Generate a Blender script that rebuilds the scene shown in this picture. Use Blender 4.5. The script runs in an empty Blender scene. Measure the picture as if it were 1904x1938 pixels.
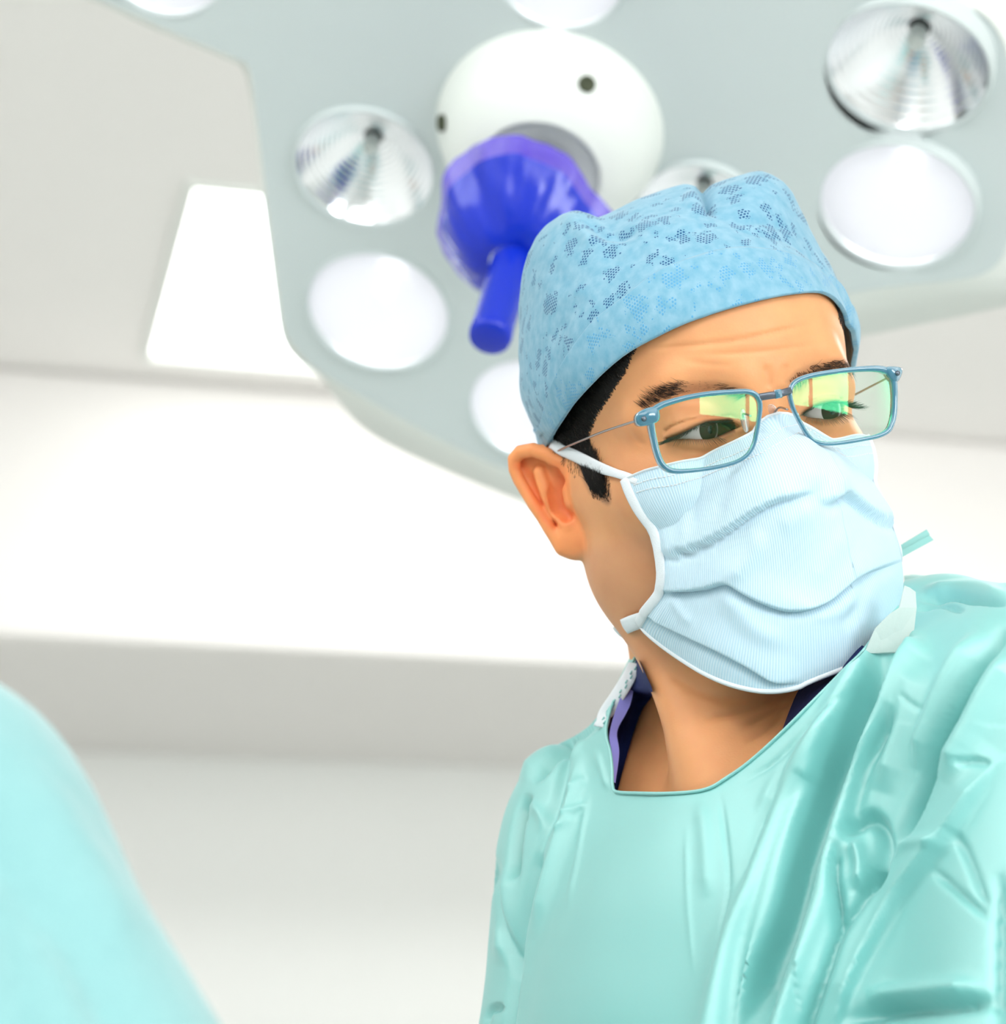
import bpy, math, random
import numpy as np
from math import pi, sin, cos, radians, tan
C = bpy.context.scene.collection
sc = bpy.context.scene
rng = np.random.default_rng(7)
random.seed(7)

# ------------------------------------------------------------------ camera
W_, H_, FPX = 1904.0, 1938.0, 4000.0
CX, CY = W_/2, H_/2
PITCH = radians(15.0)
CAMPOS = np.array([0.0, 0.0, 1.40])
cam = bpy.data.cameras.new('camera'); camo = bpy.data.objects.new('camera', cam); C.objects.link(camo)
sc.camera = camo
camo.location = CAMPOS; camo.rotation_euler = (radians(90)+PITCH, 0, 0)
cam.sensor_fit = 'VERTICAL'; cam.sensor_height = 24.0
cam.lens = 24.0*FPX/H_
cam.clip_start = 0.05; cam.clip_end = 60
cam.dof.use_dof = True; cam.dof.focus_distance = 0.985; cam.dof.aperture_fstop = 4.6

# ------------------------------------------------------------------ world, lights, exposure
sc.view_settings.view_transform = 'Standard'; sc.view_settings.look = 'None'
sc.view_settings.gamma = 1.0; sc.view_settings.use_curve_mapping = False
sc.view_settings.exposure = -0.02
wd = bpy.data.worlds.new('world'); sc.world = wd; wd.use_nodes = True
wd.node_tree.nodes['Background'].inputs[0].default_value = (0.96, 0.98, 1.0, 1)
wd.node_tree.nodes['Background'].inputs[1].default_value = 0.62

def area(name, loc, target, size, power, col=(1, 1, 1)):
    l = bpy.data.lights.new(name, 'AREA'); l.shape = 'RECTANGLE'; l.size, l.size_y = size
    l.energy = power; l.color = col
    o = bpy.data.objects.new(name, l); C.objects.link(o)
    o.location = loc
    from mathutils import Vector
    o.rotation_euler = (Vector(target)-Vector(loc)).to_track_quat('-Z', 'Y').to_euler()
    return o
area('added_light_key', (0.9, -0.2, 2.85), (0.15, 1.0, 1.6), (1.3, 1.3), 14, (1, 0.985, 0.96))  # area light added as the key, no fixture of its own
area('added_light_fill', (-1.0, 0.6, 2.85), (0.1, 1.2, 1.6), (1.2, 0.9), 17, (0.97, 1, 1))  # soft fill added from the left, not a real fixture
area('added_light_rear', (0.9, 3.1, 2.87), (0.9, 3.6, 0.0), (1.6, 0.7), 70, (1, 1, 1))  # added area light to brighten the far wall and soffit
area('added_light_front', (-0.1, -1.5, 2.86), (0.4, 1.6, 1.0), (2.0, 1.4), 46, (1, 1, 1))  # frontal area light added behind the camera to lift the whole room

sc.cycles.use_denoising = True
sc.cycles.max_bounces = 7; sc.cycles.transparent_max_bounces = 12; sc.cycles.use_adaptive_sampling = True; sc.cycles.adaptive_threshold = .03
sc.cycles.sample_clamp_indirect = 6.0

# ------------------------------------------------------------------ spaces
f32 = np.float32
FINE = .0009
cp, sp = cos(PITCH), sin(PITCH)
def cam2w(p):      # camera space x right, y up, z away  ->  world
    p = np.asarray(p, float)
    x, y, z = p[..., 0], p[..., 1], p[..., 2]
    return np.stack([x, z*cp - y*sp, z*sp + y*cp], -1) + CAMPOS
def w2cam(p):
    p = np.asarray(p, float) - CAMPOS
    X, Y, Z = p[..., 0], p[..., 1], p[..., 2]
    return np.stack([X, -Y*sp + Z*cp, Y*cp + Z*sp], -1)
def P(px, py, z):
    return np.array([(px-CX)/FPX*z, -(py-CY)/FPX*z, z])
def topx(p):
    return np.stack([CX + FPX*p[..., 0]/p[..., 2], CY - FPX*p[..., 1]/p[..., 2]], -1)
def hframe(psi, roll, th):
    psi, roll, th = map(radians, (psi, roll, th))
    F = np.array([sin(psi)*cos(th), sin(th), -cos(psi)*cos(th)]); L = np.array([cos(psi), 0, sin(psi)])
    c, s = cos(roll), sin(roll); R = np.array([[c, -s, 0], [s, c, 0], [0, 0, 1]])
    F = R@F; L = R@L; U = np.cross(L, F); U /= np.linalg.norm(U)
    if U[1] < 0: U = -U
    return L, U, F
HL, HU, HF = hframe(17, 9.3, 2.3)
HO = P(1428, 794, 1.0)
HM = np.stack([HL, HU, HF], 1)                     # columns
def h2c(p): return np.asarray(p, float)@HM.T + HO
def c2h(p): return (np.asarray(p) - HO)@HM

# ------------------------------------------------------------------ objects
def tag(o, label=None, cat=None, group=None, kind=None):
    if label: o['label'] = label
    if cat: o['category'] = cat
    if group: o['group'] = group
    if kind: o['kind'] = kind
    return o
def empty(name, loc_w, label=None, cat=None, group=None, kind=None):
    o = bpy.data.objects.new(name, None); C.objects.link(o); o.location = loc_w; o.empty_display_size = .05
    return tag(o, label, cat, group, kind)
ORIG = {}
def mk(name, v, f, mat, parent=None, space='cam', smooth=True, uv=None, origin=None, label=None, cat=None, group=None, kind=None):
    v = np.asarray(v, float)
    w = cam2w(v) if space == 'cam' else v
    if parent is not None: org = np.array(ORIG.get(parent.name, parent.location))
    else:
        org = np.array(origin) if origin is not None else np.array([w[:, 0].mean(), w[:, 1].mean(), w[:, 2].min()])
    me = bpy.data.meshes.new(name)
    w = w - org
    if isinstance(f, np.ndarray):
        n, k = f.shape
        me.vertices.add(len(w)); me.vertices.foreach_set('co', w.astype(f32).ravel())
        me.loops.add(n*k); me.loops.foreach_set('vertex_index', f.astype(np.int32).ravel())
        me.polygons.add(n); me.polygons.foreach_set('loop_start', np.arange(0, n*k, k, dtype=np.int32))
        me.update(calc_edges=True); me.validate()
    else:
        me.from_pydata(w.tolist(), [], [list(map(int, q)) for q in f]); me.update(); me.validate()
    if smooth: me.polygons.foreach_set('use_smooth', np.ones(len(me.polygons), bool))
    if uv is not None:
        ul = me.uv_layers.new(name='UVMap'); li = np.zeros(len(me.loops), np.int32); me.loops.foreach_get('vertex_index', li)
        ul.data.foreach_set('uv', np.asarray(uv, f32)[li].ravel())
    mats = mat if isinstance(mat, (list, tuple)) else [mat]
    for m in mats: me.materials.append(m)
    o = bpy.data.objects.new(name, me); C.objects.link(o)
    if parent is not None: o.parent = parent; ORIG[o.name] = org
    else: o.location = org; ORIG[o.name] = org
    return tag(o, label, cat, group, kind)
def grid_faces(nu, nv, closed=False, flip=False):   # nu rows, nv columns
    F = []
    jj = nv if closed else nv-1
    i, j = np.meshgrid(np.arange(nu-1), np.arange(jj), indexing='ij'); i = i.ravel(); j = j.ravel(); j2 = (j+1) % nv
    a = np.stack([i*nv+j, i*nv+j2, (i+1)*nv+j2, (i+1)*nv+j], 1)
    return a[:, ::-1] if flip else a
def smoothline(pts, n, closed=False):
    pts = np.asarray(pts, float); m = len(pts)
    if closed: ext = np.vstack([pts[-1], pts, pts[0], pts[1]]); segs = m
    else: ext = np.vstack([2*pts[0]-pts[1], pts, 2*pts[-1]-pts[-2]]); segs = m-1
    out = []
    K = 12
    for s in range(segs):
        p0, p1, p2, p3 = ext[s], ext[s+1], ext[s+2], ext[s+3]
        for k in range(K):
            t = k/K
            out.append(.5*((2*p1)+(-p0+p2)*t+(2*p0-5*p1+4*p2-p3)*t*t+(-p0+3*p1-3*p2+p3)*t**3))
    out.append(pts[0] if closed else pts[-1])
    out = np.array(out)
    d = np.r_[0, np.cumsum(np.linalg.norm(np.diff(out, axis=0), axis=1))]
    q = np.linspace(0, d[-1], n+1 if closed else n)
    r = np.stack([np.interp(q, d, out[:, k]) for k in range(out.shape[1])], 1)
    return r[:-1] if closed else r
def tube(path, rad, sides=10, closed=False, caps=True, up=None, asp=(1, 1), rot=0.0, square=0.0):
    path = np.asarray(path, float); n = len(path)
    rad = np.full(n, rad) if np.isscalar(rad) else np.asarray(rad)
    if closed: T = np.roll(path, -1, 0)-np.roll(path, 1, 0)
    else: T = np.gradient(path, axis=0)
    T /= np.linalg.norm(T, axis=1)[:, None]+1e-12
    V = []
    if up is None:
        a = np.array([0, 0, 1.]) if abs(T[0][2]) < .9 else np.array([1., 0, 0])
        N = np.cross(T[0], a); N /= np.linalg.norm(N); Ns = [N]
        for i in range(1, n):
            N = N-T[i]*(N@T[i]); N /= np.linalg.norm(N); Ns.append(N)
        Ns = np.array(Ns)
    else:
        up = np.broadcast_to(np.asarray(up, float), path.shape)
        Ns = up-T*(up*T).sum(1)[:, None]; Ns /= np.linalg.norm(Ns, axis=1)[:, None]
    B = np.cross(T, Ns)
    ang = np.arange(sides)/sides*2*pi+rot
    cc, ss = np.cos(ang), np.sin(ang)
    if square > 0:
        e = 1-square*.75
        cc = np.sign(cc)*np.abs(cc)**e; ss = np.sign(ss)*np.abs(ss)**e
    V = path[:, None]+Ns[:, None]*(cc*asp[0])[None, :, None]*rad[:, None, None]+B[:, None]*(ss*asp[1])[None, :, None]*rad[:, None, None]
    V = V.reshape(-1, 3)
    if closed:
        F = grid_faces(n, sides, True); i = n-1
        k = np.arange(sides); F2 = np.stack([i*sides+k, i*sides+(k+1) % sides, (k+1) % sides, k], 1)
        return V, [list(x) for x in np.vstack([F, F2])]
    F = [list(x) for x in grid_faces(n, sides, True)]
    if caps: F.append(list(range(sides))[::-1]); F.append([(n-1)*sides+k for k in range(sides)])
    return V, F
class MB:
    def __init__(s): s.v = []; s.f = []; s.n = 0
    def add(s, v, f):
        s.v.append(np.asarray(v, float)); s.f += [[int(a)+s.n for a in q] for q in f]; s.n += len(v); return s
    def get(s): return np.vstack(s.v), s.f
def box(c, ax, h):     # centre, 3 axes rows, half sizes
    c = np.asarray(c, float); ax = np.asarray(ax, float)
    V = [c+ax[0]*h[0]*x+ax[1]*h[1]*y+ax[2]*h[2]*z for x in (-1, 1) for y in (-1, 1) for z in (-1, 1)]
    return np.array(V), [[0, 1, 3, 2], [4, 6, 7, 5], [0, 4, 5, 1], [2, 3, 7, 6], [0, 2, 6, 4], [1, 5, 7, 3]]

# ------------------------------------------------------------------ sdf kit
def smin(a, b, k): h = np.clip(.5+.5*(b-a)/k, 0, 1); return b*(1-h)+a*h-k*h*(1-h)
def smax(a, b, k): return -smin(-a, -b, k)
def ell(p, c, r):
    q = (p-np.asarray(c, f32))/np.asarray(r, f32); k0 = np.sqrt((q*q).sum(-1))+1e-9
    k1 = np.sqrt(((q/np.asarray(r, f32))**2).sum(-1))+1e-9
    return k0*(k0-1)/k1
def sph(p, c, r): return np.sqrt(((p-np.asarray(c, f32))**2).sum(-1))-r
def rc(p, a, b, ra, rb):
    a = np.asarray(a, f32); b = np.asarray(b, f32); ba = b-a; pa = p-a
    h = np.clip((pa@ba)/(ba@ba), 0, 1)
    return np.sqrt(((pa-h[..., None]*ba)**2).sum(-1))-(ra+(rb-ra)*h)
def tubesdf(p, pts, r):
    d = None; n = len(pts); r = np.full(n, r) if np.isscalar(r) else r
    for i in range(n-1):
        e = rc(p, pts[i], pts[i+1], r[i], r[i+1]); d = e if d is None else np.minimum(d, e)
    return d
def poly2d(x, y, poly):
    poly = np.asarray(poly, float); n = len(poly); d = np.full(x.shape, 1e9); s = np.ones(x.shape)
    j = n-1
    for i in range(n):
        ex, ey = poly[j]-poly[i]; wx = x-poly[i][0]; wy = y-poly[i][1]
        t = np.clip((wx*ex+wy*ey)/(ex*ex+ey*ey+1e-20), 0, 1)
        d = np.minimum(d, (wx-ex*t)**2+(wy-ey*t)**2)
        c1 = y >= poly[i][1]; c2 = y < poly[j][1]; c3 = ex*wy > ey*wx
        fl = (c1 & c2 & c3) | (~c1 & ~c2 & ~c3)
        s = np.where(fl, -s, s); j = i
    return s*np.sqrt(d)
def linedist(x, y, pts):      # distance to a polyline, signed side (+ = left of travel), parameter 0..1
    pts = np.asarray(pts, float)
    best = np.full(x.shape, 1e9); sg = np.zeros(x.shape); tt = np.zeros(x.shape)
    L = np.r_[0, np.cumsum(np.linalg.norm(np.diff(pts, axis=0), axis=1))]
    for i in range(len(pts)-1):
        e = pts[i+1]-pts[i]; wx = x-pts[i][0]; wy = y-pts[i][1]
        t = np.clip((wx*e[0]+wy*e[1])/(e@e), 0, 1)
        d = np.hypot(wx-e[0]*t, wy-e[1]*t); m = d < best
        best = np.where(m, d, best); cr = e[0]*wy-e[1]*wx
        sg = np.where(m, np.sign(cr), sg); tt = np.where(m, (L[i]+t*(L[i+1]-L[i]))/L[-1], tt)
    return best, sg, tt
def chunked(fn, p, n=400000):
    return np.concatenate([fn(p[i:i+n]) for i in range(0, len(p), n)]) if len(p) > n else fn(p)
def surfnets(fn, xs, ys, zs, B=8, slack=.012):
    xs, ys, zs = [np.asarray(a, float) for a in (xs, ys, zs)]
    nx, ny, nz = len(xs), len(ys), len(zs)
    D = np.empty((nx, ny, nz), f32)
    def blocks(n): return [(i, min(i+B, n)) for i in range(0, n, B)]
    bx, by, bz = blocks(nx), blocks(ny), blocks(nz)
    mid = lambda a, b: np.array([(a[i]+a[min(j, len(a)-1)])/2 for i, j in b])
    half = lambda a, b: np.array([(a[min(j, len(a)-1)]-a[i])/2 for i, j in b])
    mx, my, mz = mid(xs, bx), mid(ys, by), mid(zs, bz); hx, hy, hz = half(xs, bx), half(ys, by), half(zs, bz)
    G = np.stack(np.meshgrid(mx, my, mz, indexing='ij'), -1).reshape(-1, 3).astype(f32)
    dc = chunked(fn, G).reshape(len(mx), len(my), len(mz))
    hd = np.sqrt(hx[:, None, None]**2+hy[None, :, None]**2+hz[None, None, :]**2)
    act = np.abs(dc) < 1.35*hd+slack
    big = np.repeat(np.repeat(np.repeat(dc, B, 0), B, 1), B, 2)[:nx, :ny, :nz]
    D[:] = np.sign(big)*.05
    am = np.repeat(np.repeat(np.repeat(act, B, 0), B, 1), B, 2)[:nx, :ny, :nz]
    I = np.argwhere(am)
    pts = np.stack([xs[I[:, 0]], ys[I[:, 1]], zs[I[:, 2]]], 1).astype(f32)
    D[I[:, 0], I[:, 1], I[:, 2]] = chunked(fn, pts)
    S = D < 0
    s8 = [S[a:nx-1+a, b:ny-1+b, c:nz-1+c] for a in (0, 1) for b in (0, 1) for c in (0, 1)]
    cnt = sum(s.astype(np.int8) for s in s8); cell = np.argwhere((cnt > 0) & (cnt < 8))
    ci, cj, ck = cell.T
    acc = np.zeros((len(cell), 3)); num = np.zeros(len(cell))
    cor = [(a, b, c) for a in (0, 1) for b in (0, 1) for c in (0, 1)]
    pos = lambda a, b, c: np.stack([xs[ci+a], ys[cj+b], zs[ck+c]], 1)
    for u in range(8):
        for ax in range(3):
            if cor[u][ax]: continue
            w = list(cor[u]); w[ax] = 1
            da = D[ci+cor[u][0], cj+cor[u][1], ck+cor[u][2]]; db = D[ci+w[0], cj+w[1], ck+w[2]]
            m = (da < 0) != (db < 0)
            t = np.where(m, da/(da-db+1e-12), 0)[:, None]
            q = pos(*cor[u])*(1-t)+pos(*w)*t
            acc += q*m[:, None]; num += m
    V = acc/num[:, None]
    idx = np.full((nx-1, ny-1, nz-1), -1, np.int32); idx[ci, cj, ck] = np.arange(len(cell))
    F = []
    for ax in range(3):
        sl0 = [slice(1, -1)]*3; sl1 = [slice(1, -1)]*3
        sl0[ax] = slice(0, -1); sl1[ax] = slice(1, None)
        A = S[tuple(sl0)]; Bq = S[tuple(sl1)]
        E = np.argwhere(A != Bq); flip = A[tuple(E.T)]
        o = np.array([1, 1, 1]); o[ax] = 0; E = E+o
        b, c = [(1, 2), (2, 0), (0, 1)][ax]
        def g(db, dc_):
            e = E.copy(); e[:, b] -= db; e[:, c] -= dc_; return idx[tuple(e.T)]
        q = np.stack([g(1, 1), g(0, 1), g(0, 0), g(1, 0)], 1)
        q[~flip] = q[~flip][:, ::-1]
        F.append(q[(q >= 0).all(1)])
    return V, np.vstack(F)
def grad(fn, p, e=4e-4):
    p = p.astype(f32); g = np.zeros(p.shape)
    for k in range(3):
        o = np.zeros(3, f32); o[k] = e
        g[:, k] = chunked(fn, p+o)-chunked(fn, p-o)
    return g/(np.linalg.norm(g, axis=1)[:, None]+1e-12)
def project(fn, v, it=2):
    for _ in range(it):
        d = chunked(fn, v.astype(f32)); n = grad(fn, v)
        v = v-n*np.clip(d, -.002, .002)[:, None]*.9
    return v
def nrm(v, f):
    n = np.zeros_like(v)
    a = v[f[:, 2]]-v[f[:, 0]]; b = v[f[:, 3 if f.shape[1] == 4 else 1]]-v[f[:, 1 if f.shape[1] == 4 else 0]]
    fn_ = np.cross(a, b)
    for k in range(f.shape[1]): np.add.at(n, f[:, k], fn_)
    return n/(np.linalg.norm(n, axis=1)[:, None]+1e-12)
def raycast(fn, px, z0=.55, z1=1.5, n=110, out=None):
    px = np.asarray(px, float).reshape(-1, 2)
    d = np.stack([(px[:, 0]-CX)/FPX, -(px[:, 1]-CY)/FPX, np.ones(len(px))], 1)
    z = np.full(len(px), z0)
    for _ in range(n):
        z = np.minimum(z+.8*fn((d*z[:, None]).astype(f32)), z1)
    p = d*z[:, None]
    ok = fn(p.astype(f32)) < 8e-4
    return p, ok
def clip(v, f, s):         # keep s>0; returns triangles
    if f.shape[1] == 4: t = np.vstack([f[:, [0, 1, 2]], f[:, [0, 2, 3]]])
    else: t = f
    ins = s[t] > 0; c = ins.sum(1)
    keep = [t[c == 3]]; newv = []; cache = {}; nb = len(v)
    def cut(a, b):
        k = (a, b) if a < b else (b, a)
        if k not in cache:
            q = s[a]/(s[a]-s[b]); cache[k] = nb+len(newv); newv.append(v[a]*(1-q)+v[b]*q)
        return cache[k]
    ex = []
    for tr, iv in zip(t[(c == 1) | (c == 2)], ins[(c == 1) | (c == 2)]):
        k = int(np.argmax(iv)) if iv.sum() == 1 else int(np.argmin(iv))
        a, b, d = int(tr[k]), int(tr[(k+1) % 3]), int(tr[(k+2) % 3])
        ab, ad = cut(a, b), cut(a, d)
        if iv.sum() == 1: ex.append((a, ab, ad))
        else: ex += [(ab, b, d), (ab, d, ad)]
    if ex: keep.append(np.array(ex))
    T = np.vstack(keep); V = np.vstack([v, np.array(newv)]) if newv else v
    u, inv = np.unique(T, return_inverse=True)
    return V[u], inv.reshape(T.shape)
def snoise(p, freq, seed=0, n=14):
    r = np.random.default_rng(seed); out = np.zeros(p.shape[:-1])
    for _ in range(n):
        k = r.normal(size=p.shape[-1]); k *= freq*(.6+.8*r.random())/np.linalg.norm(k)
        out += np.sin(p@k+r.random()*6.28)
    return out/np.sqrt(n)
def axis(*segs):          # (start, end, step) runs joined into one coordinate list
    a = []
    for s, e, st in segs: a += list(np.arange(s, e-st*.3, st))
    a.append(segs[-1][1]); return np.array(a)
def strands(paths, r0, mat, name, parent, label=None):   # each path (k,3): a tapered three-sided strand
    MBv, MBf, nb = [], [], 0
    for pth in paths:
        k = len(pth); T = np.gradient(pth, axis=0); T /= np.linalg.norm(T, axis=1)[:, None]+1e-9
        a = np.array([.3, .2, 1.]); N = np.cross(T, a); N /= np.linalg.norm(N, axis=1)[:, None]+1e-9; Bn = np.cross(T, N)
        rr = r0*(1-np.linspace(0, 1, k)**2*.85)
        for i in range(k):
            for j in range(3):
                g = j*2.0944; MBv.append(pth[i]+(N[i]*cos(g)+Bn[i]*sin(g))*rr[i])
        for i in range(k-1):
            for j in range(3): MBf.append([nb+i*3+j, nb+i*3+(j+1) % 3, nb+(i+1)*3+(j+1) % 3, nb+(i+1)*3+j])
        nb += 3*k
    o = mk(name, np.array(MBv), np.array(MBf), mat, parent, label=label)
    return o

# ------------------------------------------------------------------ materials
def mat(name, col=(.8, .8, .8), rough=.5, metal=0, spec=.5, trans=0, emis=None, es=0, sss=0, sssr=(1, .3, .15), ssss=.004, sheen=0, coat=0, ior=1.45, alpha=1, noise=None, bump=None):
    m = bpy.data.materials.new(name); m.use_nodes = True; nt = m.node_tree; b = nt.nodes['Principled BSDF']
    s = b.inputs
    s['Base Color'].default_value = (*col, 1); s['Roughness'].default_value = rough; s['Metallic'].default_value = metal
    s['Specular IOR Level'].default_value = spec; s['Transmission Weight'].default_value = trans; s['IOR'].default_value = ior
    s['Alpha'].default_value = alpha
    if emis: s['Emission Color'].default_value = (*emis, 1); s['Emission Strength'].default_value = es
    if sss: s['Subsurface Weight'].default_value = sss; s['Subsurface Radius'].default_value = sssr; s['Subsurface Scale'].default_value = ssss
    s['Sheen Weight'].default_value = sheen; s['Coat Weight'].default_value = coat
    tc = nt.nodes.new('ShaderNodeTexCoord')
    if noise:       # (scale, colour2, detail, lo, hi)
        n = nt.nodes.new('ShaderNodeTexNoise'); n.inputs['Scale'].default_value = noise[0]; n.inputs['Detail'].default_value = noise[2]
        nt.links.new(tc.outputs['Object'], n.inputs['Vector'])
        r = nt.nodes.new('ShaderNodeMapRange'); r.inputs[1].default_value = noise[3]; r.inputs[2].default_value = noise[4]
        nt.links.new(n.outputs['Fac'], r.inputs[0])
        x = nt.nodes.new('ShaderNodeMix'); x.data_type = 'RGBA'; x.inputs[6].default_value = (*col, 1); x.inputs[7].default_value = (*noise[1], 1)
        nt.links.new(r.outputs[0], x.inputs[0]); nt.links.new(x.outputs[2], s['Base Color'])
    if bump:        # (scale, strength, distance)
        n = nt.nodes.new('ShaderNodeTexNoise'); n.inputs['Scale'].default_value = bump[0]; n.inputs['Detail'].default_value = 4
        nt.links.new(tc.outputs['Object'], n.inputs['Vector'])
        bp = nt.nodes.new('ShaderNodeBump'); bp.inputs['Strength'].default_value = bump[1]; bp.inputs['Distance'].default_value = bump[2]
        nt.links.new(n.outputs['Fac'], bp.inputs['Height']); nt.links.new(bp.outputs[0], s['Normal'])
    return m
M = {}
M['skin'] = mat('skin', (.79, .37, .165), .45, spec=.35, sss=.22, sssr=(1, .32, .14), ssss=.006, noise=(40, (.73, .32, .14), 5, .35, .7), bump=(900, .10, .0006))
M['hair'] = mat('hair', (.012, .009, .008), .35, spec=.5)
M['hair2'] = mat('hair_lighter', (.10, .075, .06), .35, spec=.6)
M['brow'] = mat('brow_hair', (.045, .025, .015), .5, spec=.3)
M['cap'] = mat('cap_cloth', (.22, .54, .74), .85, spec=.2, sheen=.3)
M['mask'] = mat('mask_cloth', (.60, .82, .91), .7, spec=.5, sheen=.2, ior=1.9)
M['maskwhite'] = mat('mask_edge', (.80, .84, .88), .8, spec=.2, bump=(1800, .5, .0004))
M['gown'] = mat('gown_cloth', (.15, .55, .525), .58, spec=.6, sheen=.25, ior=2.6)
M['gown2'] = mat('gown_cloth_other', (.25, .50, .51), .7, spec=.3, sheen=.5, bump=(9, .5, .02))
M['navy'] = mat('scrub_cloth', (.002, .010, .085), .8, bump=(300, .3, .001))
M['violet'] = mat('collar_lining', (.33, .33, .88), .6)
M['tab'] = mat('paper_tab', (.64, .72, .69), .7, bump=(400, .2, .0005))
M['rim'] = mat('frame_acetate', (.045, .22, .33), .15, spec=.6, trans=.3, coat=.4, ior=1.5)
M['metal'] = mat('steel', (.38, .36, .36), .3, metal=1)
M['dark'] = mat('dark_metal', (.12, .14, .17), .3, metal=.8)
M['lampgrey'] = mat('lamp_grey', (.60, .66, .66), .45, spec=.4)
M['lampwhite'] = mat('lamp_white', (.77, .80, .76), .35, spec=.4)
M['screw'] = mat('screw_hole', (.05, .06, .03), .6)
M['chrome'] = mat('reflector_metal', (.86, .87, .90), .12, metal=1)
M['wall'] = mat('wall_paint', (.93, .935, .91), .8, noise=(1.2, (.92, .925, .90), 3, .3, .7))
M['ceil'] = mat('ceiling_paint', (.88, .86, .835), .8, noise=(1.0, (.87, .85, .825), 3, .3, .7))
M['bulk'] = mat('bulkhead_paint', (.81, .785, .76), .8, noise=(1.0, (.80, .775, .75), 3, .3, .7))
M['floor'] = mat('floor_vinyl', (.80, .82, .80), .4, noise=(20, (.76, .79, .77), 4, .3, .7))
M['panel'] = mat('light_panel', (1, 1, 1), .5, emis=(1, 1, .99), es=3.2)
M['bulb'] = mat('lamp_bulb', (1, 1, 1), .5, emis=(.95, .96, 1), es=7.0)
M['blue'] = mat('handle_cover_plastic', (.003, .025, .50), .22, spec=.4, coat=.12)
M['sclera'] = mat('eye_white', (.50, .44, .43), .25, coat=.3)
M['iris'] = mat('iris', (.030, .013, .007), .5, spec=.2)
M['pupil'] = mat('pupil', (.003, .003, .003), .1, coat=.3)

# skin tone by region (ear and lids redder, shaved jaw greyer) from a colour attribute
nt = M['skin'].node_tree; b_ = nt.nodes['Principled BSDF']; src = b_.inputs['Base Color'].links[0].from_socket
at = nt.nodes.new('ShaderNodeAttribute'); at.attribute_name = 'tone'
mx = nt.nodes.new('ShaderNodeMix'); mx.data_type = 'RGBA'; mx.blend_type = 'MULTIPLY'; mx.inputs[0].default_value = 1
nt.links.new(src, mx.inputs[6]); nt.links.new(at.outputs['Color'], mx.inputs[7]); nt.links.new(mx.outputs[2], b_.inputs['Base Color'])
def set_tone(o, t):
    a = o.data.attributes.new('tone', 'FLOAT_COLOR', 'POINT'); a.data.foreach_set('color', np.column_stack([t, np.ones(len(t))]).astype(f32).ravel())
# fabric weave for the mask: fine pleat ribs from UV, plus real bump
def rib(m, pitch, strength, dist, col1, col2, axis_=0):
    nt = m.node_tree; b = nt.nodes['Principled BSDF']
    uv = nt.nodes.new('ShaderNodeUVMap'); sep = nt.nodes.new('ShaderNodeSeparateXYZ'); nt.links.new(uv.outputs[0], sep.inputs[0])
    mul = nt.nodes.new('ShaderNodeMath'); mul.operation = 'MULTIPLY'; mul.inputs[1].default_value = 2*pi/pitch
    nt.links.new(sep.outputs[axis_], mul.inputs[0])
    sn = nt.nodes.new('ShaderNodeMath'); sn.operation = 'SINE'; nt.links.new(mul.outputs[0], sn.inputs[0])
    mr = nt.nodes.new('ShaderNodeMapRange'); mr.inputs[1].default_value = -1; mr.inputs[2].default_value = 1; nt.links.new(sn.outputs[0], mr.inputs[0])
    x = nt.nodes.new('ShaderNodeMix'); x.data_type = 'RGBA'; x.inputs[6].default_value = (*col1, 1); x.inputs[7].default_value = (*col2, 1)
    nt.links.new(mr.outputs[0], x.inputs[0]); nt.links.new(x.outputs[2], b.inputs['Base Color'])
    bp = nt.nodes.new('ShaderNodeBump'); bp.inputs['Strength'].default_value = strength; bp.inputs['Distance'].default_value = dist
    nt.links.new(mr.outputs[0], bp.inputs['Height']); nt.links.new(bp.outputs[0], b.inputs['Normal'])
rib(M['mask'], .00125, .4, .0003, (.45, .67, .81), (.64, .79, .88))

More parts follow.
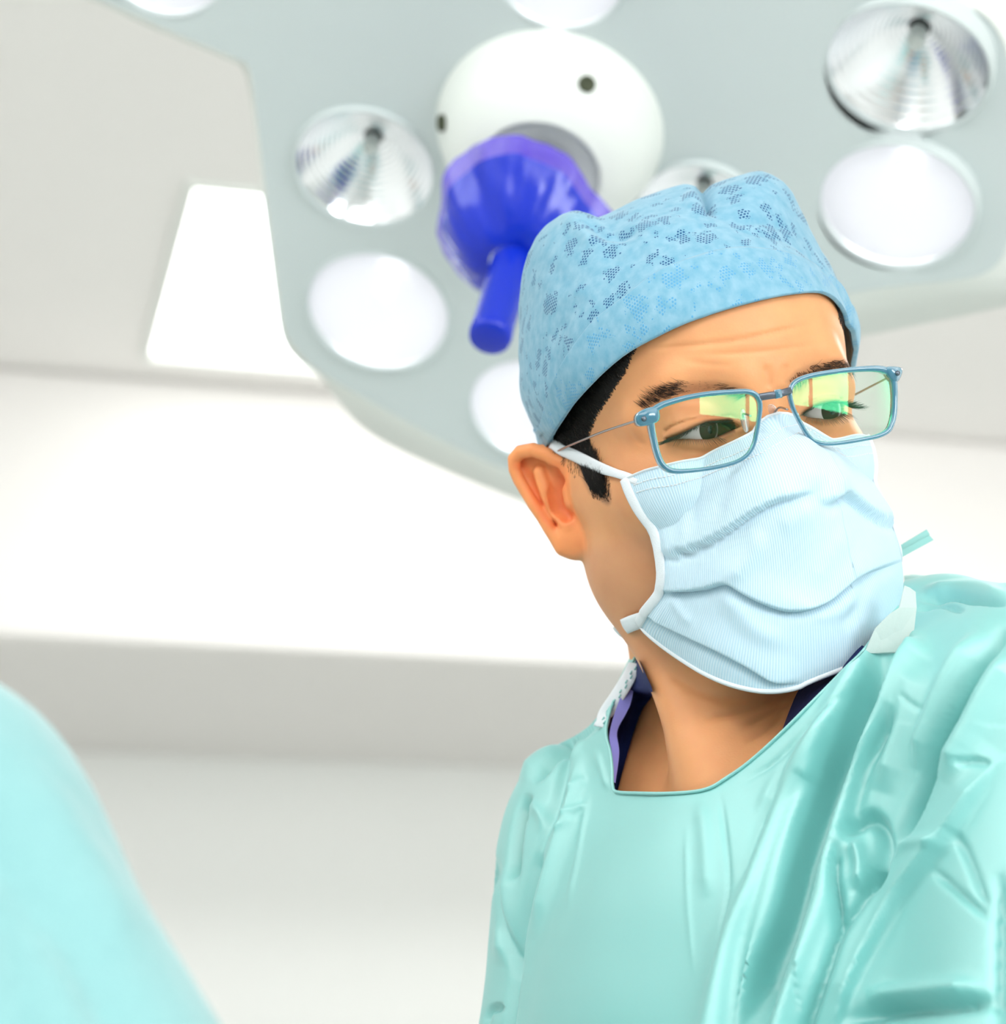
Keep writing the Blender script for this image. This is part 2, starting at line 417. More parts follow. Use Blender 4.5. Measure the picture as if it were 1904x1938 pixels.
# perforated nonwoven for the cap: hexagonal pin-holes in clusters (uv in metres)
def perforate(m, soft):
    nt = m.node_tree; b = nt.nodes['Principled BSDF']; N = nt.nodes.new; Lk = nt.links.new
    uv = N('ShaderNodeUVMap'); sep = N('ShaderNodeSeparateXYZ'); Lk(uv.outputs[0], sep.inputs[0])
    def mth(op, a, bb=None, c=None):
        n = N('ShaderNodeMath'); n.operation = op
        for i, q in enumerate((a, bb, c)):
            if q is None: continue
            if isinstance(q, (int, float)): n.inputs[i].default_value = q
            else: Lk(q, n.inputs[i])
        return n.outputs[0]
    pw, ph = .00175, .0030
    def lat(ox, oy):
        a = mth('SUBTRACT', mth('FRACT', mth('ADD', mth('DIVIDE', sep.outputs[0], pw), ox)), .5)
        c = mth('SUBTRACT', mth('FRACT', mth('ADD', mth('DIVIDE', sep.outputs[1], ph), oy)), .5)
        a = mth('MULTIPLY', a, pw/.0010); c = mth('MULTIPLY', c, ph/.00092)
        return mth('SQRT', mth('ADD', mth('MULTIPLY', a, a), mth('MULTIPLY', c, c)))
    dd = mth('MINIMUM', lat(0, 0), lat(.5, .5))
    dot = N('ShaderNodeMapRange'); dot.inputs[1].default_value = .72; dot.inputs[2].default_value = .48; Lk(dd, dot.inputs[0])
    vo = N('ShaderNodeTexVoronoi'); vo.inputs['Scale'].default_value = 95; vo.inputs['Randomness'].default_value = .9
    cm = N('ShaderNodeCombineXYZ'); Lk(sep.outputs[0], cm.inputs[0]); Lk(sep.outputs[1], cm.inputs[1])
    nz = N('ShaderNodeTexNoise'); nz.inputs['Scale'].default_value = 210; nz.inputs['Detail'].default_value = 1; Lk(cm.outputs[0], nz.inputs['Vector'])
    vs = N('ShaderNodeVectorMath'); vs.operation = 'SCALE'; vs.inputs[3].default_value = .011; Lk(nz.outputs['Color'], vs.inputs[0])
    va = N('ShaderNodeVectorMath'); va.operation = 'ADD'; Lk(cm.outputs[0], va.inputs[0]); Lk(vs.outputs[0], va.inputs[1]); Lk(va.outputs[0], vo.inputs['Vector'])
    cs = N('ShaderNodeSeparateColor'); Lk(vo.outputs['Color'], cs.inputs[0])
    thr = mth('MULTIPLY_ADD', cs.outputs[0], .40, .14)
    cl = mth('LESS_THAN', vo.outputs['Distance'], thr)
    fac = mth('MULTIPLY', dot.outputs[0], cl)
    no = N('ShaderNodeTexNoise'); no.inputs['Scale'].default_value = 160; no.inputs['Detail'].default_value = 6
    Lk(cm.outputs[0], no.inputs['Vector'])
    x = N('ShaderNodeMix'); x.data_type = 'RGBA'; x.inputs[6].default_value = (.145, .36, .50, 1); x.inputs[7].default_value = (.25, .45, .57, 1)
    mr = N('ShaderNodeMapRange'); mr.inputs[1].default_value = .3; mr.inputs[2].default_value = .7; Lk(no.outputs['Fac'], mr.inputs[0]); Lk(mr.outputs[0], x.inputs[0])
    y = N('ShaderNodeMix'); y.data_type = 'RGBA'; y.inputs[7].default_value = (.012, .085, .22, 1) if not soft else (.10, .33, .55, 1)
    Lk(x.outputs[2], y.inputs[6]); Lk(fac, y.inputs[0]); Lk(y.outputs[2], b.inputs['Base Color'])
    al = mth('SUBTRACT', 1.0, mth('MULTIPLY', fac, 0.0)); Lk(al, b.inputs['Alpha'])
    bp = N('ShaderNodeBump'); bp.inputs['Strength'].default_value = .35; bp.inputs['Distance'].default_value = .0006
    hh = mth('SUBTRACT', no.outputs['Fac'], fac); Lk(hh, bp.inputs['Height']); Lk(bp.outputs[0], b.inputs['Normal'])
perforate(M['cap'], False)
M['capband'] = mat('cap_band_cloth', (.25, .6, .8), .85, spec=.2, sheen=.3); perforate(M['capband'], True)

def lens_mat():
    m = bpy.data.materials.new('coated_lens'); m.use_nodes = True; nt = m.node_tree; nt.nodes.clear()
    o = nt.nodes.new('ShaderNodeOutputMaterial'); t = nt.nodes.new('ShaderNodeBsdfTransparent'); t.inputs[0].default_value = (.97, .98, .97, 1)
    g = nt.nodes.new('ShaderNodeBsdfGlossy'); g.inputs['Roughness'].default_value = 0.0; g.inputs['Color'].default_value = (.12, 1, .45, 1)
    fr = nt.nodes.new('ShaderNodeFresnel'); fr.inputs[0].default_value = 1.6
    mu = nt.nodes.new('ShaderNodeMath'); mu.operation = 'MULTIPLY'; mu.inputs[1].default_value = .6; nt.links.new(fr.outputs[0], mu.inputs[0])
    x = nt.nodes.new('ShaderNodeMixShader'); nt.links.new(mu.outputs[0], x.inputs[0]); nt.links.new(t.outputs[0], x.inputs[1]); nt.links.new(g.outputs[0], x.inputs[2])
    nt.links.new(x.outputs[0], o.inputs[0]); return m
M['lens'] = lens_mat()
# ------------------------------------------------------------------ body: one continuous skin surface
WUP = np.array([0, cp, sp])
TL = np.array([.8, .6*sp, -.6*cp]); TF = np.array([-.6, .8*sp, -.8*cp]); TU = WUP
TO = np.array([.150, -.128, 1.03]); TM = np.stack([TL, TU, TF], 1)
def t2c(p): return np.asarray(p, float)@TM.T + TO
BR = P(1155, 1600, 1.10); BL = P(2050, 1410, .93)
ER = P(1040, 2200, 1.04); EL = P(1980, 2350, .82)
HR_ = P(1250, 2420, .80); HLh = P(1600, 2560, .66)
NB = np.array([.124, -.130, 1.105]); NT = h2c((0, -.055, -.085))
NOTCH = P(1325, 1502, .995)
MAST = h2c((-.049, -.045, -.090))
# pixel traces laid onto the head's own surfaces
def on_sphere(px, c_h, r, floor=.003):
    out = []
    for x, y in px:
        d = np.array([(x-CX)/FPX, -(y-CY)/FPX, 1.0]); d /= np.linalg.norm(d)
        o = (np.zeros(3)-HO)@HM; dh = d@HM
        oc = o-np.array(c_h); b = oc@dh; q = oc@oc-r*r; D = b*b-q
        t = -b-math.sqrt(D) if D > 0 else (floor-o[2])/dh[2]
        p = o+dh*t
        if D > 0 and p[2] < floor: t = (floor-o[2])/dh[2]; p = o+dh*t
        out.append(p)
    return np.array(out)
EC = {'r': np.array([-.032, 0, 0]), 'l': np.array([.032, 0, 0])}
OPEN_PX = {'r': [(1264, 830), (1282, 824), (1300, 816), (1318, 807), (1336, 799), (1352, 797), (1366, 799), (1378, 804), (1390, 812), (1380, 816), (1370, 820), (1358, 827), (1340, 831), (1320, 831), (1300, 830), (1282, 830)],
           'l': [(1514, 786), (1524, 779), (1536, 772), (1550, 766), (1565, 762), (1582, 760), (1594, 763), (1606, 770), (1600, 779), (1590, 787), (1577, 792), (1563, 793), (1545, 791), (1528, 789)]}
CREASE_PX = {'r': [(1258, 820), (1275, 806), (1300, 797), (1325, 791), (1348, 788), (1370, 791), (1385, 800)], 'l': [(1522, 768), (1540, 758), (1560, 752), (1582, 750), (1600, 755), (1608, 762)]}
OPENP = {k: on_sphere(v, EC[k], .0134)[:, :2] for k, v in OPEN_PX.items()}
CREASEP = {k: on_sphere(v, EC[k], .0138)[:, :2] for k, v in CREASE_PX.items()}
# right ear frame (and its mirror for the far ear)
E0 = np.array([-.071, -.020, -.078]); EA = np.array([-.66, 0, -.751]); EB = np.array([0, 1., 0]); EN = np.array([-.751, 0, .66])
def earab(px):
    o = (np.zeros(3)-HO)@HM; out = []
    for x, y in px:
        d = np.array([(x-CX)/FPX, -(y-CY)/FPX, 1.0])@HM
        t = ((E0-o)@EN)/(d@EN); q = o+d*t-E0; out.append((q@EA, q@EB))
    return np.array(out)
EAR_OUT = earab([(1042, 840), (1032, 838), (1018, 837), (1002, 838), (986, 845), (976, 857), (973, 872), (974, 888), (979, 904), (988, 923), (1001, 943), (1014, 964), (1026, 983), (1038, 1003), (1047, 1019), (1054, 1035), (1064, 1046), (1077, 1051), (1092, 1052), (1107, 1046), (1119, 1037), (1121, 1026), (1116, 1010), (1108, 988), (1100, 968), (1100, 930), (1092, 890), (1070, 860)])
EAR_HEL = earab([(1078, 893), (1064, 877), (1044, 861), (1018, 851), (995, 855), (983, 868), (983, 888), (990, 908), (1002, 930), (1017, 955), (1031, 977), (1044, 999), (1055, 1020), (1066, 1037)])
EAR_ANT = earab([(1022, 893), (1030, 915), (1038, 936), (1048, 955), (1058, 972), (1068, 985), (1080, 990)])
EAR_CON = earab([(1060, 893), (1062, 912), (1059, 935), (1064, 957), (1078, 972)])
EAR_LOB = earab([(1084, 1018), (1090, 1028)])
EAR_TRA = earab([(1082, 930), (1086, 950)])
def ear_sdf(h):
    q = h-E0.astype(f32); a = q@EA.astype(f32); b = q@EB.astype(f32); c = q@EN.astype(f32)
    pl = poly2d(a, b, EAR_OUT)
    dish = -.0035+.10*np.clip(a, 0, .04)
    plate = smax(pl+.001, np.abs(c-dish)-.0017, .0022)
    abc = np.stack([a, b, c], -1)
    L3 = lambda pp, cc: np.column_stack([pp, np.full(len(pp), cc)])
    rr = np.array([.0034, .0036, .0036, .0036, .0035, .0033, .0031, .0030, .0030, .0030, .0031, .0031, .0031, .0030])
    hx = L3(EAR_HEL, .0026); hx[:, 2] += np.array([-.002, 0, .001, .002, .0025, .0025, .002, .0015, .001, .001, 0, 0, -.001, -.001])
    d = smin(plate, tubesdf(abc, hx, rr), .0022)
    d = smin(d, tubesdf(abc, L3(EAR_ANT, .0010), np.array([.0030, .0034, .0036, .0036, .0034, .0032, .0036])), .003)
    d = smin(d, ell(abc, (*EAR_LOB.mean(0), .001), (.0092, .0092, .0046)), .004)
    d = smax(d, -tubesdf(abc, L3(EAR_CON, .0030), np.array([.0028, .0045, .0048, .0052, .0042])), .002)
    return d
def head_sdf(h):
    d = ell(h, (0, .030, -.078), (.0725, .083, .0935))
    d = smin(d, ell(h, (0, .040, -.036), (.058, .046, .050)), .03)
    d = smin(d, ell(h, (0, -.030, -.040), (.056, .070, .050)), .03)
    ax = h*np.array([1, 1, 1], f32); ax = np.concatenate([np.abs(h[..., :1]), h[..., 1:]], -1)      # left-right symmetric
    d = smin(d, rc(ax, (.048, -.062, -.066), (.014, -.098, -.004), .0165, .017), .03)
    d = smin(d, ell(ax, (.030, -.045, -.062), (.036, .045, .040)), .02)
    d = smin(d, sph(ax, (.040, -.030, -.012), .0185), .02)
    d = smin(d, rc(ax, (.052, -.022, -.028), (.063, -.018, -.066), .010, .008), .02)
    d = smin(d, rc(ax, (.011, .017, .0065), (.036, .021, .000), .0095, .0085), .012)
    d = smin(d, rc(ax, (.036, .021, .0), (.050, .010, -.012), .0085, .008), .012)
    d = smax(d, -sph(ax, (.0335, .001, .026), .0195), .014)
    d = smin(d, rc(h, (0, .006, .008), (0, -.036, .030), .0060, .0095), .008)
    d = smin(d, sph(ax, (.012, -.040, .022), .0075), .005)
    d = smin(d, ell(h, (0, -.066, .006), (.024, .016, .012)), .01)
    d = smin(d, ell(h, (0, -.100, .004), (.018, .014, .012)), .012)
    d = smin(d, ell(ax, (.049, -.000, -.085), (.018, .036, .035)), .015)
    # ear region
    m = (h[..., 0] < -.050) & (h[..., 0] > -.125) & (h[..., 1] > -.075) & (h[..., 1] < .03) & (h[..., 2] < -.05) & (h[..., 2] > -.14)
    for sgn in (1, -1):
        hh = h*np.array([sgn, 1, 1], f32)
        mm = m if sgn == 1 else (h[..., 0] > .050) & (h[..., 0] < .125) & (h[..., 1] > -.075) & (h[..., 1] < .03) & (h[..., 2] < -.05) & (h[..., 2] > -.14)
        if mm.any():
            e = ear_sdf(hh[mm]); dm = smin(d[mm], e, .004)
            q = hh[mm]-E0.astype(f32); abc = np.stack([q@EA.astype(f32), q@EB.astype(f32), q@EN.astype(f32)], -1)
            dm = smax(dm, -tubesdf(abc, np.column_stack([EAR_CON[1:4], np.full(3, .0015)]), .0042), .002)
            dm = smin(dm, tubesdf(abc, np.column_stack([EAR_TRA, [.001, .001]]), .0042), .003)
            d[mm] = dm
    # eyelids
    for k in ('r', 'l'):
        c = EC[k].astype(f32)
        m = (np.abs(h-c).max(-1) < .034)
        if m.any():
            q = h[m]; dm = d[m]
            dm = smin(dm, sph(q, c, .01325), .005)
            po = poly2d(q[:, 0], q[:, 1], OPENP[k])
            ld, sg, tt = linedist(q[:, 0], q[:, 1], CREASEP[k])
            dm = dm+.0011*np.exp(-(ld/.0007)**2)*(q[:, 2] > 0)-.0006*np.exp(-((po-.0012)/.0012)**2)*(q[:, 2] > 0)
            carve = np.maximum(np.maximum(po, .0112-np.sqrt(((q-c)**2).sum(-1))), -(q[:, 2]+.004))
            d[m] = smax(dm, -carve, .0007)
    return d
def torso_t(p): return (p-TO.astype(f32))@TM.astype(f32)
def body_sdf(p):
    p = p.astype(f32); h = ((p-HO.astype(f32))@HM.astype(f32))
    d = np.full(len(p), 9., f32)
    near = (np.abs(h-np.array([0, 0, -.07], f32)).max(-1) < .24)
    if near.any(): d[near] = head_sdf(h[near])
    nk = rc(p, NT, NB, .0475, .0500)
    nk = smin(nk, rc(p, MAST, NOTCH+np.array([.004, .004, .002]), .010, .0085), .012)
    nk = smin(nk, rc(p, h2c((0, -.085, -.045)), NOTCH+np.array([.012, .02, .018]), .020, .014), .025)
    d = smin(d, nk, .022)
    t = torso_t(p)
    to = ell(t, (0, -.16, -.005), (.15, .20, .095))
    to = smin(to, ell(t, (0, -.40, -.01), (.15, .22, .10)), .05)
    to = smin(to, rc(p, NB+np.array([-.01, -.01, .02]), BR, .036, .040), .05)
    to = smin(to, rc(p, NB+np.array([.02, -.01, .01]), BL, .040, .045), .05)
    to = smin(to, rc(p, t2c((-.02, -.035, .045)), BR, .012, .012), .03)
    to = smin(to, rc(p, t2c((.02, -.035, .045)), BL, .012, .012), .03)
    d = smin(d, to, .025)
    for s, e, w in ((BR, ER, HR_), (BL, EL, HLh)):
        d = smin(d, rc(p, s, e, .046, .036), .03); d = smin(d, rc(p, e, w, .036, .024), .015)
        dirv = (w-e)/np.linalg.norm(w-e); sd = np.cross(dirv, WUP); sd /= np.linalg.norm(sd)
        d = smin(d, rc(p, w, w+dirv*.07, .024, .026), .015)
        for j, ln in enumerate((.065, .075, .07, .055)):
            b0 = w+dirv*.08+sd*(j-1.5)*.019
            d = smin(d, rc(p, b0, b0+dirv*ln-WUP*.02, .009, .007), .004)
        d = smin(d, rc(p, w+dirv*.03+sd*.02, w+dirv*.075+sd*.055, .011, .008), .006)
    near = (t[:, 0] > .02) & (t[:, 1] < .0) & (t[:, 1] > -.40) & (np.abs(d) < .09)
    if near.any(): d[near] = smax(d[near], gown_sdf(p[near])+np.clip((t[near, 0]-.015)*2.2, .0, .045)*np.clip((.0-t[near, 1])/.02, 0, 1), .008)
    for s in (-1, 1):
        a, b, c = t2c((s*.085, -.58, 0)), t2c((s*.09, -1.0, .01)), t2c((s*.09, -1.44, -.02))
        d = smin(d, rc(p, a, b, .085, .058), .03); d = smin(d, rc(p, b, c, .056, .04), .02)
        d = smin(d, rc(p, c, c+TF*.15, .04, .035), .02)
    return d

def gown_sdf(p):
    p = p.astype(f32); t = torso_t(p)
    d = ell(t, (0, -.18, .0), (.168, .225, .118))
    d = smin(d, ell(t, (0, -.42, .0), (.175, .24, .125)), .06)
    d = smin(d, rc(p, t2c((0, -.5, 0)), t2c((0, -1.05, 0)), .15, .20), .08)
    d = smin(d, rc(p, NB+np.array([-.012, -.012, .012]), BR, .050, .052), .05)
    d = smin(d, rc(p, NB+np.array([.035, -.005, .00]), BL, .058, .064), .05)
    d = smin(d, rc(p, BR, ER, .052, .047), .025)
    d = smin(d, rc(p, ER, HR_, .047, .036), .02)
    d = smin(d, rc(p, BL, EL, .066, .062), .03)
    d = smin(d, rc(p, EL, HLh, .062, .045), .03)
    # standing collar and the drape that falls from it
    d = smin(d, rc(p, P(1385, 1225, 1.115), P(1380, 1430, 1.075), .050, .070), .020)
    d = smin(d, rc(p, P(1740, 1180, 1.085), P(1660, 1420, 1.0), .026, .060), .03)
    d = smin(d, rc(p, P(1800, 1215, 1.03), BL, .030, .060), .03)
    d = smin(d, rc(p, P(1600, 1210, 1.115), P(1560, 1330, 1.06), .030, .055), .03)
    return d
def build_body():
    xs = axis((-.12, .000, .004), (.000, .195, FINE), (.195, .34, .006))
    ys = axis((-1.66, -.50, .03), (-.50, -.16, .008), (-.16, -.028, .0022), (-.028, .078, FINE), (.078, .108, .0013), (.108, .17, .003))
    zs = axis((.50, .90, .02), (.90, .945, .004), (.945, 1.10, FINE*1.1), (1.10, 1.30, .005))
    v, f = surfnets(body_sdf, xs, ys, zs)
    v = project(body_sdf, v, 2)
    return v, f
bv, bf = build_body()
# skin creases: forehead lines, frown, crow's feet, neck folds (shallow grooves cut into the surface)
def grooves(v, f, items, zmax=None):
    px = topx(v); n = nrm(v, f); front = n[:, 2] < .15
    out = v.copy()
    for it in items:
        pts, w, a = it[:3]
        pts = smoothline(pts, 24)
        lo = pts.min(0)-w*4; hi = pts.max(0)+w*4
        m = front & (px[:, 0] > lo[0]) & (px[:, 0] < hi[0]) & (px[:, 1] > lo[1]) & (px[:, 1] < hi[1])
        if zmax is not None: m &= v[:, 2] < zmax
        if not m.any(): continue
        d, s, t = linedist(px[m, 0], px[m, 1], pts)
        prof = np.exp(-(d/w)**2)*np.clip(np.minimum(t, 1-t)*5+.05, 0, 1)
        if len(it) > 3 and it[3] == 'step': prof = np.where(s > 0, np.exp(-(d/(w*4))), np.exp(-(d/(w*.6))**2))*np.clip(np.minimum(t, 1-t)*6+.1, 0, 1)
        if len(it) > 3 and it[3] == 'open': prof = np.exp(-(d/w)**2)
        if len(it) > 3 and it[3] == 'flat': prof = np.exp(-(d/w)**4)*np.clip(np.minimum(t, 1-t)*5+.3, 0, 1)
        out[m] += n[m]*(a*prof)[:, None]
    return out
bv = grooves(bv, bf, [
    ([(1225, 660), (1270, 657), (1330, 652), (1400, 643), (1470, 628), (1540, 612)], 4.5, -.0011),
    ([(1330, 672), (1400, 668), (1470, 662), (1550, 650)], 5, -.0005), ([(1290, 682), (1350, 690), (1390, 690)], 6, -.0004),
    ([(1448, 690), (1454, 712), (1456, 736)], 9, -.0007), ([(1490, 688), (1487, 708), (1482, 728)], 9, -.0007),
    ([(1200, 775), (1215, 800), (1225, 820)], 5, -.0004), ([(1180, 800), (1200, 830), (1225, 845)], 5, -.0004),
    ([(1262, 838), (1290, 850), (1330, 856), (1370, 848), (1400, 832)], 6, -.0006),
    ([(1530, 800), (1560, 806), (1595, 798)], 6, -.0005),
    ([(1490, 1306), (1440, 1335), (1390, 1350), (1330, 1360)], 7, -.0016), ([(1500, 1320), (1455, 1352), (1400, 1378)], 6, -.0014),
    ([(1490, 1345), (1450, 1385), (1410, 1405)], 5, -.0012), ([(1250, 1265), (1330, 1310), (1400, 1322), (1460, 1316)], 9, -.0008)])
root = mk('person', bv, bf, M['skin'], origin=cam2w(t2c((0, -1.48, 0))),
          label='surgeon in turquoise gown, lace blue cap and pleated mask, looking aside through blue glasses', cat='person')

BR_N = [(1216, 776), (1230, 756), (1250, 741), (1278, 728), (1312, 724), (1356, 722), (1400, 730), (1425, 741), (1418, 750), (1380, 744), (1330, 743), (1285, 750), (1250, 764), (1228, 780)]
BR_F = [(1490, 722), (1505, 705), (1540, 690), (1580, 680), (1612, 682), (1626, 690), (1620, 702), (1580, 702), (1545, 710), (1510, 724)]
hv_ = c2h(bv); pxv = topx(bv); tone = np.ones((len(bv), 3))
def blend(w, c):
    global tone
    w = np.clip(w, 0, 1)[:, None]; tone = tone*(1-w)+tone*np.array(c)*w
ep = poly2d((hv_-E0)@EA, (hv_-E0)@EB, EAR_OUT); onear = (np.abs(hv_[:, 0]) > .055) & (hv_[:, 2] < -.06) & (hv_[:, 2] > -.125)
blend(np.where(onear, np.clip(-ep/.004+.6, 0, 1), 0), (1.25, 1.02, .88))
con = linedist((hv_-E0)@EA, (hv_-E0)@EB, EAR_CON)[0]; blend(np.where(onear, np.exp(-(con/.0055)**2), 0)*.7, (.88, .5, .42))
sca = linedist((hv_-E0)@EA, (hv_-E0)@EB, earab([(992, 880), (1008, 905), (1022, 945), (1038, 975), (1054, 994)]))[0]; blend(np.where(onear, np.exp(-(sca/.0022)**2), 0)*.6, (.98, .6, .48))
jaw = np.clip((-.030-hv_[:, 1])/.02, 0, 1)*np.clip((.012-np.abs(hv_[:, 1]+.075))/.01+2.6, 0, 1)*np.clip((hv_[:, 2]+.082)/.012, 0, 1)*np.clip((hv_[:, 1]+.125)/.01, 0, 1)
blend(jaw*.75, (.86, .90, 1.06))
for k in ('r', 'l'):
    q = np.linalg.norm(hv_-EC[k], axis=1); blend(np.exp(-((q-.013)/.006)**2)*.55, (.86, .76, .78))
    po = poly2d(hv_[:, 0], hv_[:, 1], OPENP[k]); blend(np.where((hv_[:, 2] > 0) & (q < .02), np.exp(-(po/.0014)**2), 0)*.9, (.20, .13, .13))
for bp_ in (BR_N, BR_F):
    q = poly2d(pxv[:, 0], pxv[:, 1], bp_); blend(np.where(bv[:, 2] < 1.04, np.clip(.5-q/12, 0, 1), 0)*.62, (.42, .36, .36))
sbd = poly2d(pxv[:, 0], pxv[:, 1], [(1080, 845), (1118, 845), (1150, 930), (1150, 950), (1120, 930), (1098, 885)]); blend(np.where(bv[:, 2] < 1.12, np.clip(1-sbd/9, 0, 1), 0)*.8, (.30, .30, .34))
set_tone(root, tone)
# eyes
GAZE_PX = {'r': (1344, 813), 'l': (1575, 777)}
for k in ('r', 'l'):
    c = EC[k]; g = on_sphere([GAZE_PX[k]], c, .012)[0]-c; g /= np.linalg.norm(g)
    a = np.cross(g, (0, 1, 0)); a /= np.linalg.norm(a); b = np.cross(a, g)
    th = np.linspace(0, pi, 40); ph = np.linspace(0, 2*pi, 48, endpoint=False)
    V = []; 
    for t in th:
        r = .012+.0006*math.exp(-(t/.42)**4)
        V += [c+r*(g*cos(t)+(a*cos(q)+b*sin(q))*sin(t)) for q in ph]
    e = mk('eye', h2c(np.array(V)), grid_faces(40, 48, True), [M['sclera'], M['iris'], M['pupil']], root)
    mi = np.repeat([2 if t < .16 else 1 if t < .50 else 0 for t in (th[:-1]+th[1:])/2], 48).astype(np.int32)
    if len(e.data.polygons) == len(mi): e.data.polygons.foreach_set('material_index', mi)

# ------------------------------------------------------------------ hair, brows, lashes
def region_strands(poly, n, ang, length, lift, jit=.25, curl=.0):
    poly = np.array(poly, float); lo, hi = poly.min(0), poly.max(0); px = []
    while len(px) < n:
        q = rng.uniform(lo, hi, (n*3, 2)); px += list(q[poly2d(q[:, 0], q[:, 1], poly) < 0])
    px = np.array(px[:n]); p, ok = raycast(body_sdf, px, n=90)
    px, p = px[ok], p[ok]; nn = grad(body_sdf, p)
    out = []
    for i in range(len(p)):
        a = ang(px[i])+rng.normal()*jit; L = length*(.6+.6*rng.random())
        d = np.array([cos(a), -sin(a), 0.]); d = d-nn[i]*(d@nn[i]); d /= np.linalg.norm(d)+1e-9
        side = np.cross(nn[i], d); K = 5; bend = rng.normal()*curl
        out.append(np.array([p[i]+d*L*s+nn[i]*lift*math.sin(min(1, s*1.1)*1.9)*(.5+rng.random())*1.0+side*bend*L*s*s-nn[i]*.0003 for s in np.linspace(0, 1, K)]))
    return out
SIDE = [(1215, 650), (1190, 672), (1125, 723), (1081, 770), (1042, 822), (1040, 834), (1056, 848), (1080, 862), (1098, 885), (1108, 912), (1125, 938), (1146, 948), (1150, 935), (1140, 905), (1128, 878), (1118, 850), (1120, 820), (1138, 782), (1165, 742), (1188, 705), (1200, 675)]
FARS = [(1588, 598), (1606, 610), (1620, 640), (1632, 680), (1630, 696), (1619, 692), (1608, 655), (1597, 630), (1588, 612)]
pa = region_strands(SIDE, 5200, lambda q: radians(205 if q[1] > 800 else 222)+0*q[0] if q[1] < 850 else radians(250), .0095, .0016, .26, .2)
pa = [s for s in pa]
pa += region_strands([(1080, 845), (1118, 845), (1148, 925), (1140, 945), (1118, 935), (1098, 885)], 900, lambda q: radians(275), .0050, .0005, .3)
pa += region_strands([(1110, 900), (1150, 900), (1158, 955), (1120, 948)], 380, lambda q: radians(285), .0028, .0004, .5)
pa += region_strands([(1044, 858), (1092, 868), (1105, 900), (1090, 915), (1060, 880)], 60, lambda q: radians(300), .004, .0006, .6)
pa += region_strands(FARS, 700, lambda q: radians(290), .008, .0012, .3)
strands(pa[:260], .00013, M['hair2'], 'hair', root, label='few greyer hairs at the temple')
hair = strands(pa[260:], .00013, M['hair'], 'hair', root)
sx = topx(bv); hh_ = c2h(bv)
def sect(poly): return -poly2d(sx[:, 0], sx[:, 1], poly)
nrm_b = nrm(bv, bf)
fs = np.maximum(sect(SIDE)-6-np.clip((sx[:, 1]-835)/2, 0, 60)-4*np.sin(sx[:, 1]*.9)*np.sin(sx[:, 1]*.37), sect(FARS)-4)/4000
fs = np.where((bv[:, 2] < 1.10) & (nrm_b[:, 2] < .3), fs, -.01)
back = np.minimum(np.minimum(-(hh_[:, 2]+.035), hh_[:, 1]-(.015+.5*(hh_[:, 2]+.10))), .04-0*hh_[:, 1])
top = np.minimum(hh_[:, 1]-.086, -(hh_[:, 2]+.016))
nape = np.minimum(-(hh_[:, 2]+.135), hh_[:, 1]+.055)
top = np.maximum(np.maximum(top, nape), back); earbox = (hh_[:, 1] < .02) & (hh_[:, 2] > -.135)
fs = np.maximum(fs, np.where(earbox, -.01, top))
hv, hf = clip(bv+nrm_b*.0003, bf, fs)
mk('scalp_hair', hv, hf, M['hair'], root)
ba = region_strands(BR_N, 620, lambda q: radians(150 if q[0] > 1392 else np.interp(q[0], [1220, 1300, 1390], [212, 190, 172])), .0066, .0003, .15)
ba2 = region_strands(BR_F, 420, lambda q: radians(20 if q[0] > 1530 else 55), .0055, .0009, .3)
strands(ba, .00012, M['brow'], 'eyebrow', root); strands(ba2, .00010, M['brow'], 'eyebrow', root)
for k, up_i, lo_i in (('r', range(0, 8), range(9, 16)), ('l', range(1, 8), range(8, 14))):
    L3 = on_sphere(OPEN_PX[k], EC[k], .0139); ps = []
    up = np.vstack([smoothline(L3[list(up_i)], 110), smoothline(L3[list(up_i)[:4] if k == 'r' else L3.shape[0]*0+np.array(list(up_i)[-3:])], 50)]); lo = smoothline(L3[list(lo_i)], 42)
    for q in up:
        o = (q-EC[k]); o /= np.linalg.norm(o); fan = np.array([(q-EC[k])[0]*28, -.10, 0])+rng.normal(size=3)*.06
        Ln = .0075*(.8+.4*rng.random()); a = o*.75+fan+np.array([0, -.42, .05])
        ps.append(h2c(np.array([q+a*Ln*s+np.array([0, .35, 0])*Ln*s*s for s in np.linspace(0, 1, 5)])))
    for q in lo:
        o = (q-EC[k]); o /= np.linalg.norm(o); fan = np.array([(q-EC[k])[0]*20, -.5, .1])+rng.normal(size=3)*.07
        Ln = .0045*(.8+.4*rng.random()); a = o*.7+fan
        ps.append(h2c(np.array([q+a*Ln*s for s in np.linspace(0, 1, 5)])))
    strands(ps, .00011, M['hair'], 'eyelash', root)
# ------------------------------------------------------------------ surgical cap
CC = h2c((0, .034, -.078)); CCp = topx(CC)
SIL = [(1042, 838), (1022, 826), (1003, 795), (990, 760), (984, 700), (979, 650), (977, 600), (980, 560), (986, 520), (996, 480), (1012, 450), (1034, 426), (1060, 408), (1088, 399), (1106, 402), (1122, 412), (1140, 404), (1170, 388), (1210, 370), (1250, 357), (1290, 352), (1314, 356), (1330, 364), (1352, 354), (1390, 338), (1420, 326), (1438, 323), (1458, 330), (1480, 343), (1498, 362), (1512, 392), (1530, 432), (1552, 480), (1575, 525), (1590, 560), (1602, 600), (1611, 625)]
def sil_table():
    s = np.array(SIL, float); v = (s-CCp)/FPX*CC[2]; a = np.arctan2(-v[:, 1], v[:, 0]); r = np.hypot(v[:, 0], v[:, 1])
    low = [(-25, .083), (-60, .085), (-90, .085), (-120, .085)]
    a = np.r_[a, [radians(q[0]) for q in low]]; r = np.r_[r, [q[1] for q in low]]
    a = np.mod(a, 2*pi); o = np.argsort(a); return a[o], r[o]
SA, SR = sil_table()
